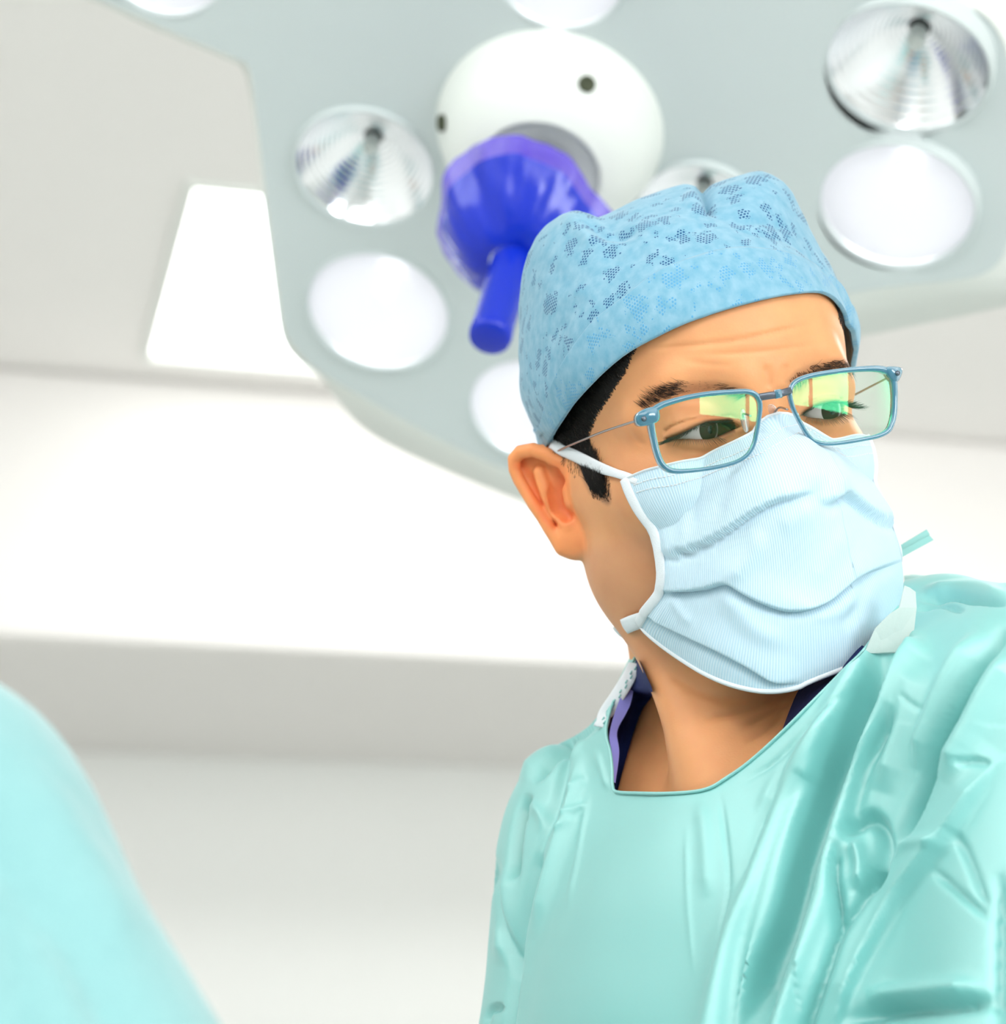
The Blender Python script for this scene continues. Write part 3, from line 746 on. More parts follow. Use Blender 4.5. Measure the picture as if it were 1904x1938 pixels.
def cap_r(d):            # radius of the cap along unit directions (camera space)
    al = np.mod(np.arctan2(d[..., 1], d[..., 0]), 2*pi)
    R = np.interp(al, np.r_[SA[-1]-2*pi, SA, SA[0]+2*pi], np.r_[SR[-1], SR, SR[0]])
    sb = np.hypot(d[..., 0], d[..., 1]); cb = d[..., 2]
    Rs = .082+(R-.082)*sb**5                    # individual lumps only near the rim they were seen on
    D = np.where(cb < 0, .101, .098)
    return 1/np.sqrt((sb/Rs)**2+(cb/D)**2)
def cap_hit(px, off=0.0):
    px = np.asarray(px, float); d = np.stack([(px[:, 0]-CX)/FPX, -(px[:, 1]-CY)/FPX, np.ones(len(px))], 1)
    z = np.full(len(px), .90); best = None
    zz = np.linspace(.92, 1.16, 900); g = d[:, None]*zz[None, :, None]; rel = g-CC; rr = np.linalg.norm(rel, axis=-1)
    val = rr-(cap_r(rel/rr[..., None])+off)
    first = np.where((val < 0).any(1), (val < 0).argmax(1), val.argmin(1))
    return g[np.arange(len(px)), first]
FRONT = smoothline([(1041, 833), (1048, 818), (1081, 770), (1125, 723), (1160, 690), (1195, 664), (1240, 640), (1291, 616), (1345, 597), (1401, 583), (1460, 572), (1511, 567), (1537, 568), (1558, 576), (1578, 590), (1593, 603), (1608, 622)], 120)
BAND = smoothline([(1019, 822), (1030, 778), (1055, 720), (1090, 660), (1125, 612), (1160, 582), (1195, 556), (1236, 523), (1280, 502), (1328, 489), (1370, 482), (1410, 480), (1475, 490), (1530, 509), (1565, 530), (1585, 552), (1600, 592)], 120)
F3 = cap_hit(FRONT); B3 = cap_hit(BAND)
back_h = smoothline([(.066, .012, -.080), (.066, -.006, -.105), (.045, -.040, -.150), (0, -.050, -.176), (-.045, -.040, -.152), (-.068, -.006, -.112)], 90)
bk = h2c(back_h)
def ring(F, up):
    b = bk+HU*up; full = np.vstack([F, b]); 
    n = len(full); out = full.copy()
    for _ in range(3):
        sm = (np.roll(out, 1, 0)+out*2+np.roll(out, -1, 0))/4
        w = np.zeros(n); w[len(F)-3:] = 1; w[:3] = 1
        out = out*(1-w[:, None])+sm*w[:, None]
    return out
RF = ring(F3, 0); RB = ring(B3, .030)
dn = lambda v: v/np.linalg.norm(v, axis=-1, keepdims=True)
def slerp(a, b, t):
    om = np.arccos(np.clip((a*b).sum(-1), -1, 1))[:, None]; return (np.sin((1-t)*om)*a+np.sin(t*om)*b)/np.sin(om)
dF, dB = dn(RF-CC), dn(RB-CC)
crown = dn(HU*.95+HF*.12+HL*.05)[None].repeat(len(dF), 0)
def front_fold(p, items):
    px = topx(p); o = np.zeros(len(p))
    for pts, w, a in items:
        pts = smoothline(pts, 20); d, s, t = linedist(px[:, 0], px[:, 1], pts)
        o += a*np.exp(-(d/w)**2)*np.clip(np.minimum(t, 1-t)*4+.15, 0, 1)
    return o
CAPFOLD = [([(1104, 400), (1120, 425), (1140, 442), (1170, 446), (1205, 440)], 9, -.0032), ([(1070, 405), (1085, 420), (1105, 440), (1130, 462)], 16, .0022),
           ([(1318, 352), (1336, 372), (1342, 392), (1352, 404)], 7, -.0035), ([(1300, 358), (1318, 385), (1330, 410)], 14, .0020), ([(1345, 402), (1400, 418), (1460, 420), (1500, 440)], 10, -.0016),
           ([(1330, 365), (1380, 358), (1430, 352)], 14, .0016), ([(1200, 440), (1260, 425), (1320, 425)], 16, .0015), ([(1010, 470), (1030, 500), (1060, 520)], 12, -.0012),
           ([(1130, 470), (1180, 490), (1240, 480)], 15, -.0012), ([(1240, 455), (1300, 450), (1350, 455)], 14, -.0014), ([(1350, 455), (1420, 455), (1500, 475)], 12, -.0014),
           ([(1020, 590), (1070, 560), (1120, 545)], 16, .0012), ([(1005, 690), (1040, 640), (1080, 600)], 14, -.0010)]
def cap_surface(rows, da, db, off, wr=1.0):
    V = []
    for t in rows:
        d = slerp(da, db, t); r = cap_r(d)+off; p = CC+d*r[:, None]
        q = front_fold(p, CAPFOLD)*wr+snoise(d, 9, 3)*.0011*wr+snoise(d, 24, 5)*.0004*wr
        V.append(CC+d*(r+q)[:, None])
    return np.array(V)
def push(V, lift):
    sh = V.shape; v = V.reshape(-1, 3)
    fn = lambda p: head_sdf(((p-HO.astype(f32))@HM.astype(f32)))
    for _ in range(5):
        d = fn(v.astype(f32)); n = grad(fn, v); v = v+n*np.clip(lift-d, 0, .01)[:, None]
    return v.reshape(sh)
n_ = len(dF)
rows = np.r_[np.linspace(.012, 1, 110)]
CV = push(cap_surface(rows, crown, dF, 0.0), .0022)
arc = np.linspace(0, 1, n_, endpoint=False)*.62
def cap_uv(V):
    h = c2h(V.reshape(-1, 3)); q = h-np.array([0, .034, -.078]); r = np.linalg.norm(q, axis=1)
    th = np.arccos(np.clip(q[:, 1]/r, -1, 1)); ph = np.arctan2(q[:, 0], q[:, 2])
    # octahedral-like equal patch: azimuthal equidistant about the crown, in metres
    k = .09*th; return np.stack([k*np.sin(ph), k*np.cos(ph)], 1)
cap_root = mk('surgical_cap', CV.reshape(-1, 3), grid_faces(len(rows), n_, True), M['cap'], root, uv=cap_uv(CV),
              label='light blue perforated surgical cap')
# close the crown
c0 = CV[0].mean(0); mk('crown_patch', np.vstack([CV[0], [c0]]), [[i, (i+1) % n_, n_] for i in range(n_)][::1], M['cap'], cap_root, uv=cap_uv(np.vstack([CV[0], [c0]])))
br = np.linspace(0, 1, 34)
def bulge(t): return .0030*np.sin(pi*np.clip(t, 0, 1))**.5
wband = 1-.75*np.exp(-(np.minimum(np.arange(n_), n_-np.arange(n_))/12.)**2)
BVl = []
for t in br:
    d = slerp(dB, dF, t); r = cap_r(d); q = snoise(d, 14, 9)*.0006+(.0014+.0034*(1-t)**.6*min(1, t*14+.35))*wband
    BVl.append(CC+d*(r+q)[:, None])
BVl = push(np.array(BVl), .0038)
under = push(np.array([CC+dn(BVl[-1]-CC)*(np.linalg.norm(BVl[-1]-CC, axis=1)-.0022)[:, None]]), .0010)
tuck = push(np.array([CC+dn(BVl[0]-CC)*(np.linalg.norm(BVl[0]-CC, axis=1)-.0035)[:, None]]), .0005)
BVl = np.concatenate([tuck, BVl, under])
mk('cap_band', BVl.reshape(-1, 3), grid_faces(len(BVl), n_, True), M['capband'], cap_root, uv=cap_uv(BVl), label='plain folded-up brow band')

# ------------------------------------------------------------------ face mask
def hull(h):
    d = ell(h, (0, -.052, -.034), (.0660, .085, .050))
    d = smin(d, sph(h, (0, -.034, .022), .0165), .040)
    d = smin(d, ell(h, (0, -.074, .004), (.036, .045, .030)), .03)
    d = smin(d, ell(h, (0, -.120, -.006), (.040, .040, .030)), .03)
    d = smin(d, ell(h, (.022, -.076, -.012), (.038, .046, .033)), .02)
    return d
hull_c = lambda p: hull(((p-HO.astype(f32))@HM.astype(f32)))
AZ = -.040
def toang(h): return np.stack([np.arctan2(h[:, 0], h[:, 2]-AZ), h[:, 1]], 1)
def px_ang(px):
    px = np.array(px, float); d = np.stack([(px[:, 0]-CX)/FPX, -(px[:, 1]-CY)/FPX, np.ones(len(px))], 1)
    zz = np.linspace(.86, 1.10, 1200); g = (d[:, None]*zz[None, :, None]).reshape(-1, 3).astype(f32)
    val = hull_c(g).reshape(len(px), -1); k = np.where((val < 0).any(1), (val < 0).argmax(1), val.argmin(1))
    print('mask edge miss', [(tuple(px[i]), round(float(val[i].min())*1000, 1)) for i in range(len(px)) if val[i].min() > 0])
    return toang(c2h(d*zz[k][:, None]))
MT = [(1207, 913), (1240, 903), (1272, 896), (1298, 885), (1330, 870), (1360, 855), (1390, 842), (1419, 828), (1440, 813), (1465, 799), (1490, 791), (1506, 796), (1528, 817), (1549, 832), (1595, 841), (1629, 847), (1650, 853), (1659, 858)]
ML = [(1207, 913), (1222, 948), (1238, 990), (1250, 1030), (1256, 1070), (1255, 1105), (1246, 1130), (1222, 1162), (1215, 1178)]
MBt = [(1215, 1178), (1230, 1196), (1276, 1233), (1339, 1273), (1402, 1298), (1457, 1306), (1507, 1299), (1549, 1280)]
aT, aL, aB = px_ang(MT), px_ang(ML), px_ang(MBt)
aR = aL*np.array([-.87, 1])
aR[:, 1] = aL[:, 1]
aT = np.vstack([aT[:11], [(.25, -.0040), (.36, -.0100), (.50, -.0150), (.68, -.0178), (.88, -.0193), (1.05, -.0203)], [aR[0]]])
symB = aB[:4]*np.array([-.87, 1]); aB = np.vstack([aB, symB[::-1]]) if aB[-1][0] < symB[-1][0] else np.vstack([aB[aB[:, 0] < symB[-1][0]], symB[::-1]])
nu, nv = 260, 200
cT, cB = smoothline(aT, nu), smoothline(aB, nu); cL, cR = smoothline(aL, nv), smoothline(aR, nv)
u = np.linspace(0, 1, nu)[None, :, None]; v_ = np.linspace(0, 1, nv)[:, None, None]
S = (1-v_)*cT[None]+v_*cB[None]+(1-u)*cL[:, None]+u*cR[:, None]-((1-u)*(1-v_)*cT[0]+u*(1-v_)*cT[-1]+(1-u)*v_*cB[0]+u*v_*cB[-1])
def ang2h(S, off=0):
    ph, y = S[..., 0].ravel(), S[..., 1].ravel(); dx, dz = np.sin(ph), np.cos(ph); r = np.full(len(ph), .16)
    for _ in range(60):
        p = np.stack([dx*r, y, AZ+dz*r], 1).astype(f32); r = r-np.clip(hull(p), -.01, .05)*.8
    r = np.maximum(r, .012); return np.stack([dx*(r+off), y, AZ+dz*(r+off)], 1)
mp = h2c(ang2h(S)); px = topx(mp)
MN = grad(hull_c, mp); mo = np.zeros(len(mp))
STEPS = [  # a pleat edge: proud above the line, tucked in below it   (points left to right, width, height)
    ([(1262, 1050), (1300, 1042), (1345, 1024), (1385, 1000), (1423, 973), (1465, 950), (1505, 938), (1540, 930)], 15, .0028),
    ([(1545, 955), (1572, 948), (1591, 936), (1612, 948), (1645, 975), (1690, 1003)], 13, .0034),
    ([(1255, 1117), (1300, 1117), (1340, 1112), (1377, 1103), (1410, 1123), (1450, 1143), (1500, 1155), (1560, 1140), (1620, 1092), (1700, 1060)], 15, .0028),
    ([(1228, 1163), (1275, 1186), (1330, 1213), (1370, 1234), (1420, 1262), (1465, 1288), (1520, 1290)], 14, .0026)]
for pts, w, a in STEPS:
    d, s, t = linedist(px[:, 0], px[:, 1], smoothline(pts, 40)); sd = d*s    # + is below on screen (y down, left-to-right travel)
    e = np.clip(np.minimum(t+(.10 if pts[0][0] < 1270 else 0), 1-t)*6, 0, 1)
    mo += e*a*np.where(sd < 0, np.exp(-(sd/(w*3.2))**2), -1.0*np.exp(-(sd/w)**2)+1.0*np.exp(-(sd/4)**2)*2*0)*np.clip(np.abs(sd)/3.0, 0, 1)
SOFT = [([(1520, 810), (1525, 870), (1545, 930)], 22, .0022), ([(1555, 850), (1575, 890), (1585, 930)], 16, .0018), ([(1535, 960), (1500, 985), (1475, 1000)], 14, .0012),
        ([(1440, 1000), (1430, 1040), (1400, 1080), (1380, 1100)], 16, .0022), ([(1395, 860), (1375, 930), (1360, 990)], 12, -.0010), ([(1330, 910), (1322, 960), (1315, 1010)], 9, -.0008),
        ([(1290, 920), (1300, 980), (1296, 1030)], 9, .0008), ([(1370, 1110), (1420, 1180), (1490, 1220)], 20, .0016), ([(1640, 1080), (1620, 1140), (1590, 1190)], 14, -.0014), ([(1600, 1000), (1560, 1060), (1530, 1110)], 20, .0012),
        ([(1480, 1130), (1560, 1160), (1640, 1120)], 16, .0010), ([(1272, 1120), (1290, 1150), (1320, 1180)], 8, .0010)]
for pts, w, a in SOFT:
    d, s, t = linedist(px[:, 0], px[:, 1], smoothline(pts, 24)); mo += a*np.exp(-(d/w)**2)*np.clip(np.minimum(t, 1-t)*4+.1, 0, 1)
mo += snoise(mp, 120, 11)*.00035
U = np.tile(np.linspace(-1, 1, nu), nv); Vv = np.repeat(np.linspace(0, 1, nv), nu)
edge = np.clip(np.minimum(np.minimum((1-np.abs(U))*12, Vv*14), (1-Vv)*14), 0, 1); mo *= .25+.75*edge
mp = mp+MN*(mo+.0012)[:, None]
hd = lambda p: head_sdf(((p-HO.astype(f32))@HM.astype(f32)))
for _ in range(3):
    d = chunked(hd, mp.astype(f32)); g = grad(hd, mp); mp = mp+g*np.clip(.0016-d, 0, .006)[:, None]
mg = mp.reshape(nv, nu, 3)
seglen = np.linalg.norm(np.diff(mg, axis=1), axis=2).mean(0); uu = np.r_[0, np.cumsum(seglen)]
seg2 = np.linalg.norm(np.diff(mg, axis=0), axis=2).mean(1); vv = np.r_[0, np.cumsum(seg2)]
muv = np.stack([np.tile(uu, nv), np.repeat(vv, nu)], 1)
face_mask = mk('face_mask', mp, grid_faces(nv, nu, flip=False), M['mask'], root, uv=muv, label='pale blue pleated surgical face mask')
so = face_mask.modifiers.new('thick', 'SOLIDIFY'); so.thickness = .0006; so.offset = -1
def ribbon(path, wid, nrmv, thick=.0006, twist=None):
    path = np.asarray(path, float); T = np.gradient(path, axis=0); T /= np.linalg.norm(T, axis=1)[:, None]
    nrmv = np.broadcast_to(nrmv, path.shape); S_ = np.cross(T, nrmv); S_ /= np.linalg.norm(S_, axis=1)[:, None]; Nn = np.cross(S_, T)
    if twist is not None:
        c, s = np.cos(twist)[:, None], np.sin(twist)[:, None]; S_, Nn = S_*c+Nn*s, Nn*c-S_*s
    wid = np.full(len(path), wid) if np.isscalar(wid) else np.asarray(wid)
    k = 6; V = []
    for q in np.linspace(-1, 1, k): V.append(path+S_*(wid/2*q)[:, None]+Nn*thick*(1-q*q)*.6)
    top_ = np.array(V).transpose(1, 0, 2); bot = top_-(Nn*thick)[:, None]
    full = np.concatenate([top_, bot[:, ::-1]], 1); n, m = full.shape[:2]
    F = [list(x) for x in grid_faces(n, m, True)]; F.append(list(range(m))[::-1]); F.append([(n-1)*m+i for i in range(m)])
    return full.reshape(-1, 3), F
NHULL = lambda p: grad(hull_c, np.asarray(p, float))
for side in (0, -1):        # side bindings
    pth = mg[:, side].copy(); pth = pth[::4]; pth = (np.roll(pth, 1, 0)+pth+np.roll(pth, -1, 0))/3; pth[0] = mg[0, side]; pth[-1] = mg[-1, side]
    nn = NHULL(pth); pth = pth+nn*.0012
    V, F = ribbon(pth, .0050, nn, .0009); mk('side_binding', V, F, M['maskwhite'], face_mask)
for row, nm, w in ((-1, 'bottom_binding', .0024), (0, 'top_binding', .0012)):
    pth = mg[row][::4]; nn = NHULL(pth); V, F = ribbon(pth+nn*.0008, w, nn, .0012); mk(nm, V, F, M['maskwhite'], face_mask)
# stitched dimple rows (nose wire seam) as raised beads of thread
st = MB()
for rr_, off in ((9, 0), (16, 1)):
    for i in range(8, nu-8, 3):
        p = mg[rr_, i]; n0 = NHULL(p[None])[0]; d = mg[rr_, i+1]-mg[rr_, i-1]; d /= np.linalg.norm(d)
        V, F = box(p+n0*.0006, [d, np.cross(n0, d), n0], (.0007, .00022, .0003)); st.add(V, F)
V, F = st.get(); mk('stitching', V, F, M['maskwhite'], face_mask, kind='stuff')
# ties
def hug(p, lift, skip=0):
    p = p.copy()
    for _ in range(6):
        d = body_sdf(p.astype(f32)); n = grad(body_sdf, p); p[skip:] -= (n*np.clip(d-lift, -.01, .02)[:, None])[skip:]
    return p
def near_pts(px, off, fn=None):
    p, ok = raycast(body_sdf, px, n=100); n = grad(body_sdf, p); return p+n*off, n
tp, tn = near_pts([(1212, 912), (1190, 903), (1168, 896), (1145, 888), (1120, 877), (1095, 863), (1070, 851), (1050, 841)], .0022)
pth = smoothline(np.vstack([tp, h2c([(-.0745, .002, -.098), (-.070, .004, -.125), (-.045, .004, -.160), (0, .004, -.176)])]), 70)
pth = hug(pth, .0022, 34); nn = grad(body_sdf, pth); w = np.interp(np.linspace(0, 1, 70), [0, .07, .2, .33, .5, 1], [.0042, .0040, .0066, .0058, .0050, .0050])
V, F = ribbon(pth, w, nn, .0008, twist=np.interp(np.linspace(0, 1, 70), [0, .2, .4, 1], [.2, -.25, .1, 0])); mk('tie', V, F, M['maskwhite'], face_mask)
tp, tn = near_pts([(1240, 1160), (1222, 1168), (1205, 1174), (1190, 1181)], .0026)
pth = smoothline(np.vstack([tp, P(1179, 1188, 1.050), P(1186, 1190, 1.085), P(1230, 1180, 1.125), P(1330, 1150, 1.142)]), 40)
pth = hug(pth, .0022, 12); V, F = ribbon(pth, .0078, grad(body_sdf, pth), .0008); mk('tie', V, F, M['maskwhite'], face_mask)
pth = hug(smoothline(np.vstack([mg[-3, -1], h2c([(.064, -.085, -.045), (.058, -.095, -.075), (.045, -.10, -.11), (.02, -.10, -.14), (0, -.10, -.15)])]), 40), .0022, 4); V, F = ribbon(pth, .0060, grad(body_sdf, pth), .0008); mk('tie', V, F, M['maskwhite'], face_mask)
# far-side ties mirror the near ones around the head
pth = smoothline(np.vstack([mg[2, -1], h2c([(.066, -.020, -.055), (.0735, -.008, -.085), (.074, .002, -.100), (.070, .004, -.125), (.045, .004, -.160), (0, .004, -.176)])]), 60)
pth = hug(pth, .0022, 3); V, F = ribbon(pth, .005, grad(body_sdf, pth), .0008); mk('tie', V, F, M['maskwhite'], face_mask)

# ------------------------------------------------------------------ eyeglasses
GL = empty('eyeglasses', cam2w(h2c((0, .004, .026))), 'rectangular eyeglasses with translucent blue rims and thin wire temples, on the surgeon’s nose'.replace('’', "'"), 'glasses')
def on_lens(px, z0=.0335, wrap=.075):      # gently wrapped front plane in head space
    out = []
    o = (np.zeros(3)-HO)@HM
    for x, y in px:
        d = np.array([(x-CX)/FPX, -(y-CY)/FPX, 1.0])@HM; t = (z0-o[2])/d[2]
        for _ in range(6):
            p = o+d*t; t = (z0-wrap*abs(p[0])-.12*(p[1]-.0)*0-o[2])/d[2]
        out.append(o+d*t)
    return np.array(out)
R_PX = [(1231, 786), (1236, 778), (1246, 770), (1262, 763), (1298, 753), (1330, 747), (1356, 744), (1385, 742), (1409, 741), (1424, 744), (1434, 752), (1438, 766), (1437, 786), (1432, 818), (1426, 842), (1415, 860), (1398, 872), (1375, 880), (1340, 887), (1304, 891), (1280, 892), (1263, 888), (1251, 877), (1243, 858), (1237, 834), (1232, 808)]
L_PX = [(1494, 746), (1496, 734), (1503, 724), (1518, 716), (1545, 709), (1592, 702), (1625, 699), (1655, 698), (1673, 701), (1684, 709), (1690, 722), (1692, 745), (1691, 780), (1687, 801), (1679, 816), (1662, 825), (1635, 831), (1601, 837), (1570, 840), (1550, 838), (1536, 832), (1524, 817), (1510, 792), (1499, 768)]
lens_c = {}
for px_, nm in ((R_PX, 'r'), (L_PX, 'l')):
    pp = smoothline(on_lens(px_), 120, closed=True)
    # thicker at the temple side and along the top
    cx = pp[:, 0].mean(); outer = np.clip(np.sign(cx)*(pp[:, 0]-cx)/.024, 0, 1); topw = np.clip((pp[:, 1]-pp[:, 1].mean())/.015, 0, 1)
    rad = .00095+.0005*outer**2+.0003*topw
    V, F = tube(h2c(pp), rad, 12, closed=True, up=HF, asp=(1.35, 1), square=.5)
    mk('rim', V, F, M['rim'], GL)
    c = pp.mean(0); K = 14; rings = [c[None]+0*pp[:1]]
    Vl = [c]; 
    for k in range(1, K+1):
        q = c+(pp-c)*(k/K)*.985; Vl += list(q)
    Vl = np.array(Vl); rr2 = ((Vl[:, 0]-c[0])**2+(Vl[:, 1]-c[1])**2); Vl[:, 2] += .0016-rr2*2.2
    F = [[0, 1+i, 1+(i+1) % 120] for i in range(120)]
    for k in range(K-1):
        for i in range(120): F.append([1+k*120+i, 1+(k+1)*120+i, 1+(k+1)*120+(i+1) % 120, 1+k*120+(i+1) % 120])
    mk('lens', h2c(Vl), F, M['lens'], GL, label='green-glinting coated lens')
    lens_c[nm] = c
# end pieces, screws, bridge, temples, nose pads
for px4, pxs, sgn in (([(1205, 783), (1238, 772), (1243, 797), (1208, 806)], (1215, 794), -1), ([(1672, 698), (1701, 697), (1702, 712), (1690, 724)], (1694, 708), 1)):
    q = on_lens(px4); 
    poly = smoothline(q, 24, closed=True); F0 = h2c(poly+np.array([0, 0, .0022])); Bk = h2c(poly-np.array([0, 0, .0024]))
    Mi = h2c(poly*1.0+np.array([0, 0, .0017])+(poly-poly.mean(0))*.06)
    Fi = h2c(poly+np.array([0, 0, .0024])-(poly-poly.mean(0))*.12)
    V = np.vstack([Bk, Mi, Fi]); n = 24; F = [[i, (i+1) % n, n+(i+1) % n, n+i] for i in range(n)]+[[n+i, n+(i+1) % n, 2*n+(i+1) % n, 2*n+i] for i in range(n)]+[list(range(2*n, 3*n)), list(range(n))[::-1]]
    mk('end_piece', V, F, M['rim'], GL)
    s0 = on_lens([pxs])[0]; V, F = tube(h2c(np.array([s0+[0, 0, .0015], s0+[0, 0, .0030], s0+[0, 0, .0034]])), np.array([.0012, .0012, .0008]), 12)
    mk('hinge_screw', V, F, M['dark'], GL)
    end = {-1: np.array([-.0745, .003, -.088]), 1: np.array([.0745, .003, -.088])}[sgn]
    hg = s0-[0, 0, .001]; pth = smoothline([hg, hg+[sgn*.003, 0, -.010], hg*.55+end*.45+np.array([sgn*.003, .001, 0]), end, end+[0, -.012, -.016], end+[-sgn*.003, -.028, -.022]], 60)
    V, F = tube(h2c(pth), .00055, 8); mk('temple_arm', V, F, M['metal'], GL, label='thin steel wire temple')
bp = on_lens([(1436, 752), (1452, 750), (1467, 748), (1480, 744), (1496, 739)]); bp[:, 2] += [.0005, .002, .0025, .002, .0005]
V, F = tube(smoothline(h2c(bp), 24), .0017, 12, up=HU, asp=(1, .55), square=.5); mk('bridge', V, F, M['dark'], GL, label='dark grey metal bridge')
bb = on_lens([(1462, 748), (1474, 746)]); bb[:, 2] += .0026
V, F = tube(h2c(bb), .0021, 12, up=HU, asp=(1, .55), square=.5); mk('bridge_sleeve', V, F, M['rim'], GL)
for x, y, sg in ((1427, 790, -1), (1489, 779, 1)):
    q = on_lens([(x, y)])[0]; c = q+np.array([-sg*.0012, 0, -.0135])
    e = dn(np.array([-sg*.55, 0, .8])); th = np.linspace(0, pi, 10); ph = np.linspace(0, 2*pi, 16, endpoint=False)
    a = np.array([0, 1, .0]); b = np.cross(e, a)
    V = [c+e*.0012*cos(t)+(a*.0058*cos(p_)+b*.003*sin(p_))*sin(t) for t in th for p_ in ph]
    mk('nose_pad', h2c(np.array(V)), grid_faces(10, 16, True), mat('silicone%d' % x, (.8, .75, .7), .2, trans=.8) if sg == -1 else bpy.data.materials['silicone1427'], GL)
    V, F = tube(h2c(smoothline([c, c+[sg*.002, .003, .004], q+[sg*.0010, .001, -.001]], 12)), .0005, 8); mk('pad_arm', V, F, M['metal'], GL)
# ------------------------------------------------------------------ gown
NECKLINE = [(1204, 1246), (1191, 1268), (1180, 1290), (1170, 1315), (1158, 1342), (1150, 1372), (1150, 1398), (1156, 1420), (1160, 1450), (1162, 1492), (1172, 1500), (1205, 1502), (1255, 1503), (1310, 1500), (1345, 1492), (1375, 1474), (1410, 1450), (1450, 1416), (1490, 1378), (1530, 1338), (1570, 1298), (1605, 1262), (1632, 1236), (1660, 1200), (1700, 1150)]
NL = smoothline(NECKLINE, 90)
NPOLY = np.vstack([NL, [(1712, 1100), (1700, 1030), (1600, 980), (1400, 940), (1250, 980), (1215, 1100)]])
xs = axis((-.14, -.02, .006), (-.02, .245, .0013), (.245, .48, .007))
ys = axis((-1.35, -.42, .03), (-.42, -.255, .006), (-.255, -.020, .0013), (-.020, .03, .003))
zs = axis((.50, .80, .015), (.80, .86, .005), (.86, 1.16, .0018), (1.16, 1.30, .005))
gv, gf = surfnets(gown_sdf, xs, ys, zs)
gv = project(gown_sdf, gv, 2)
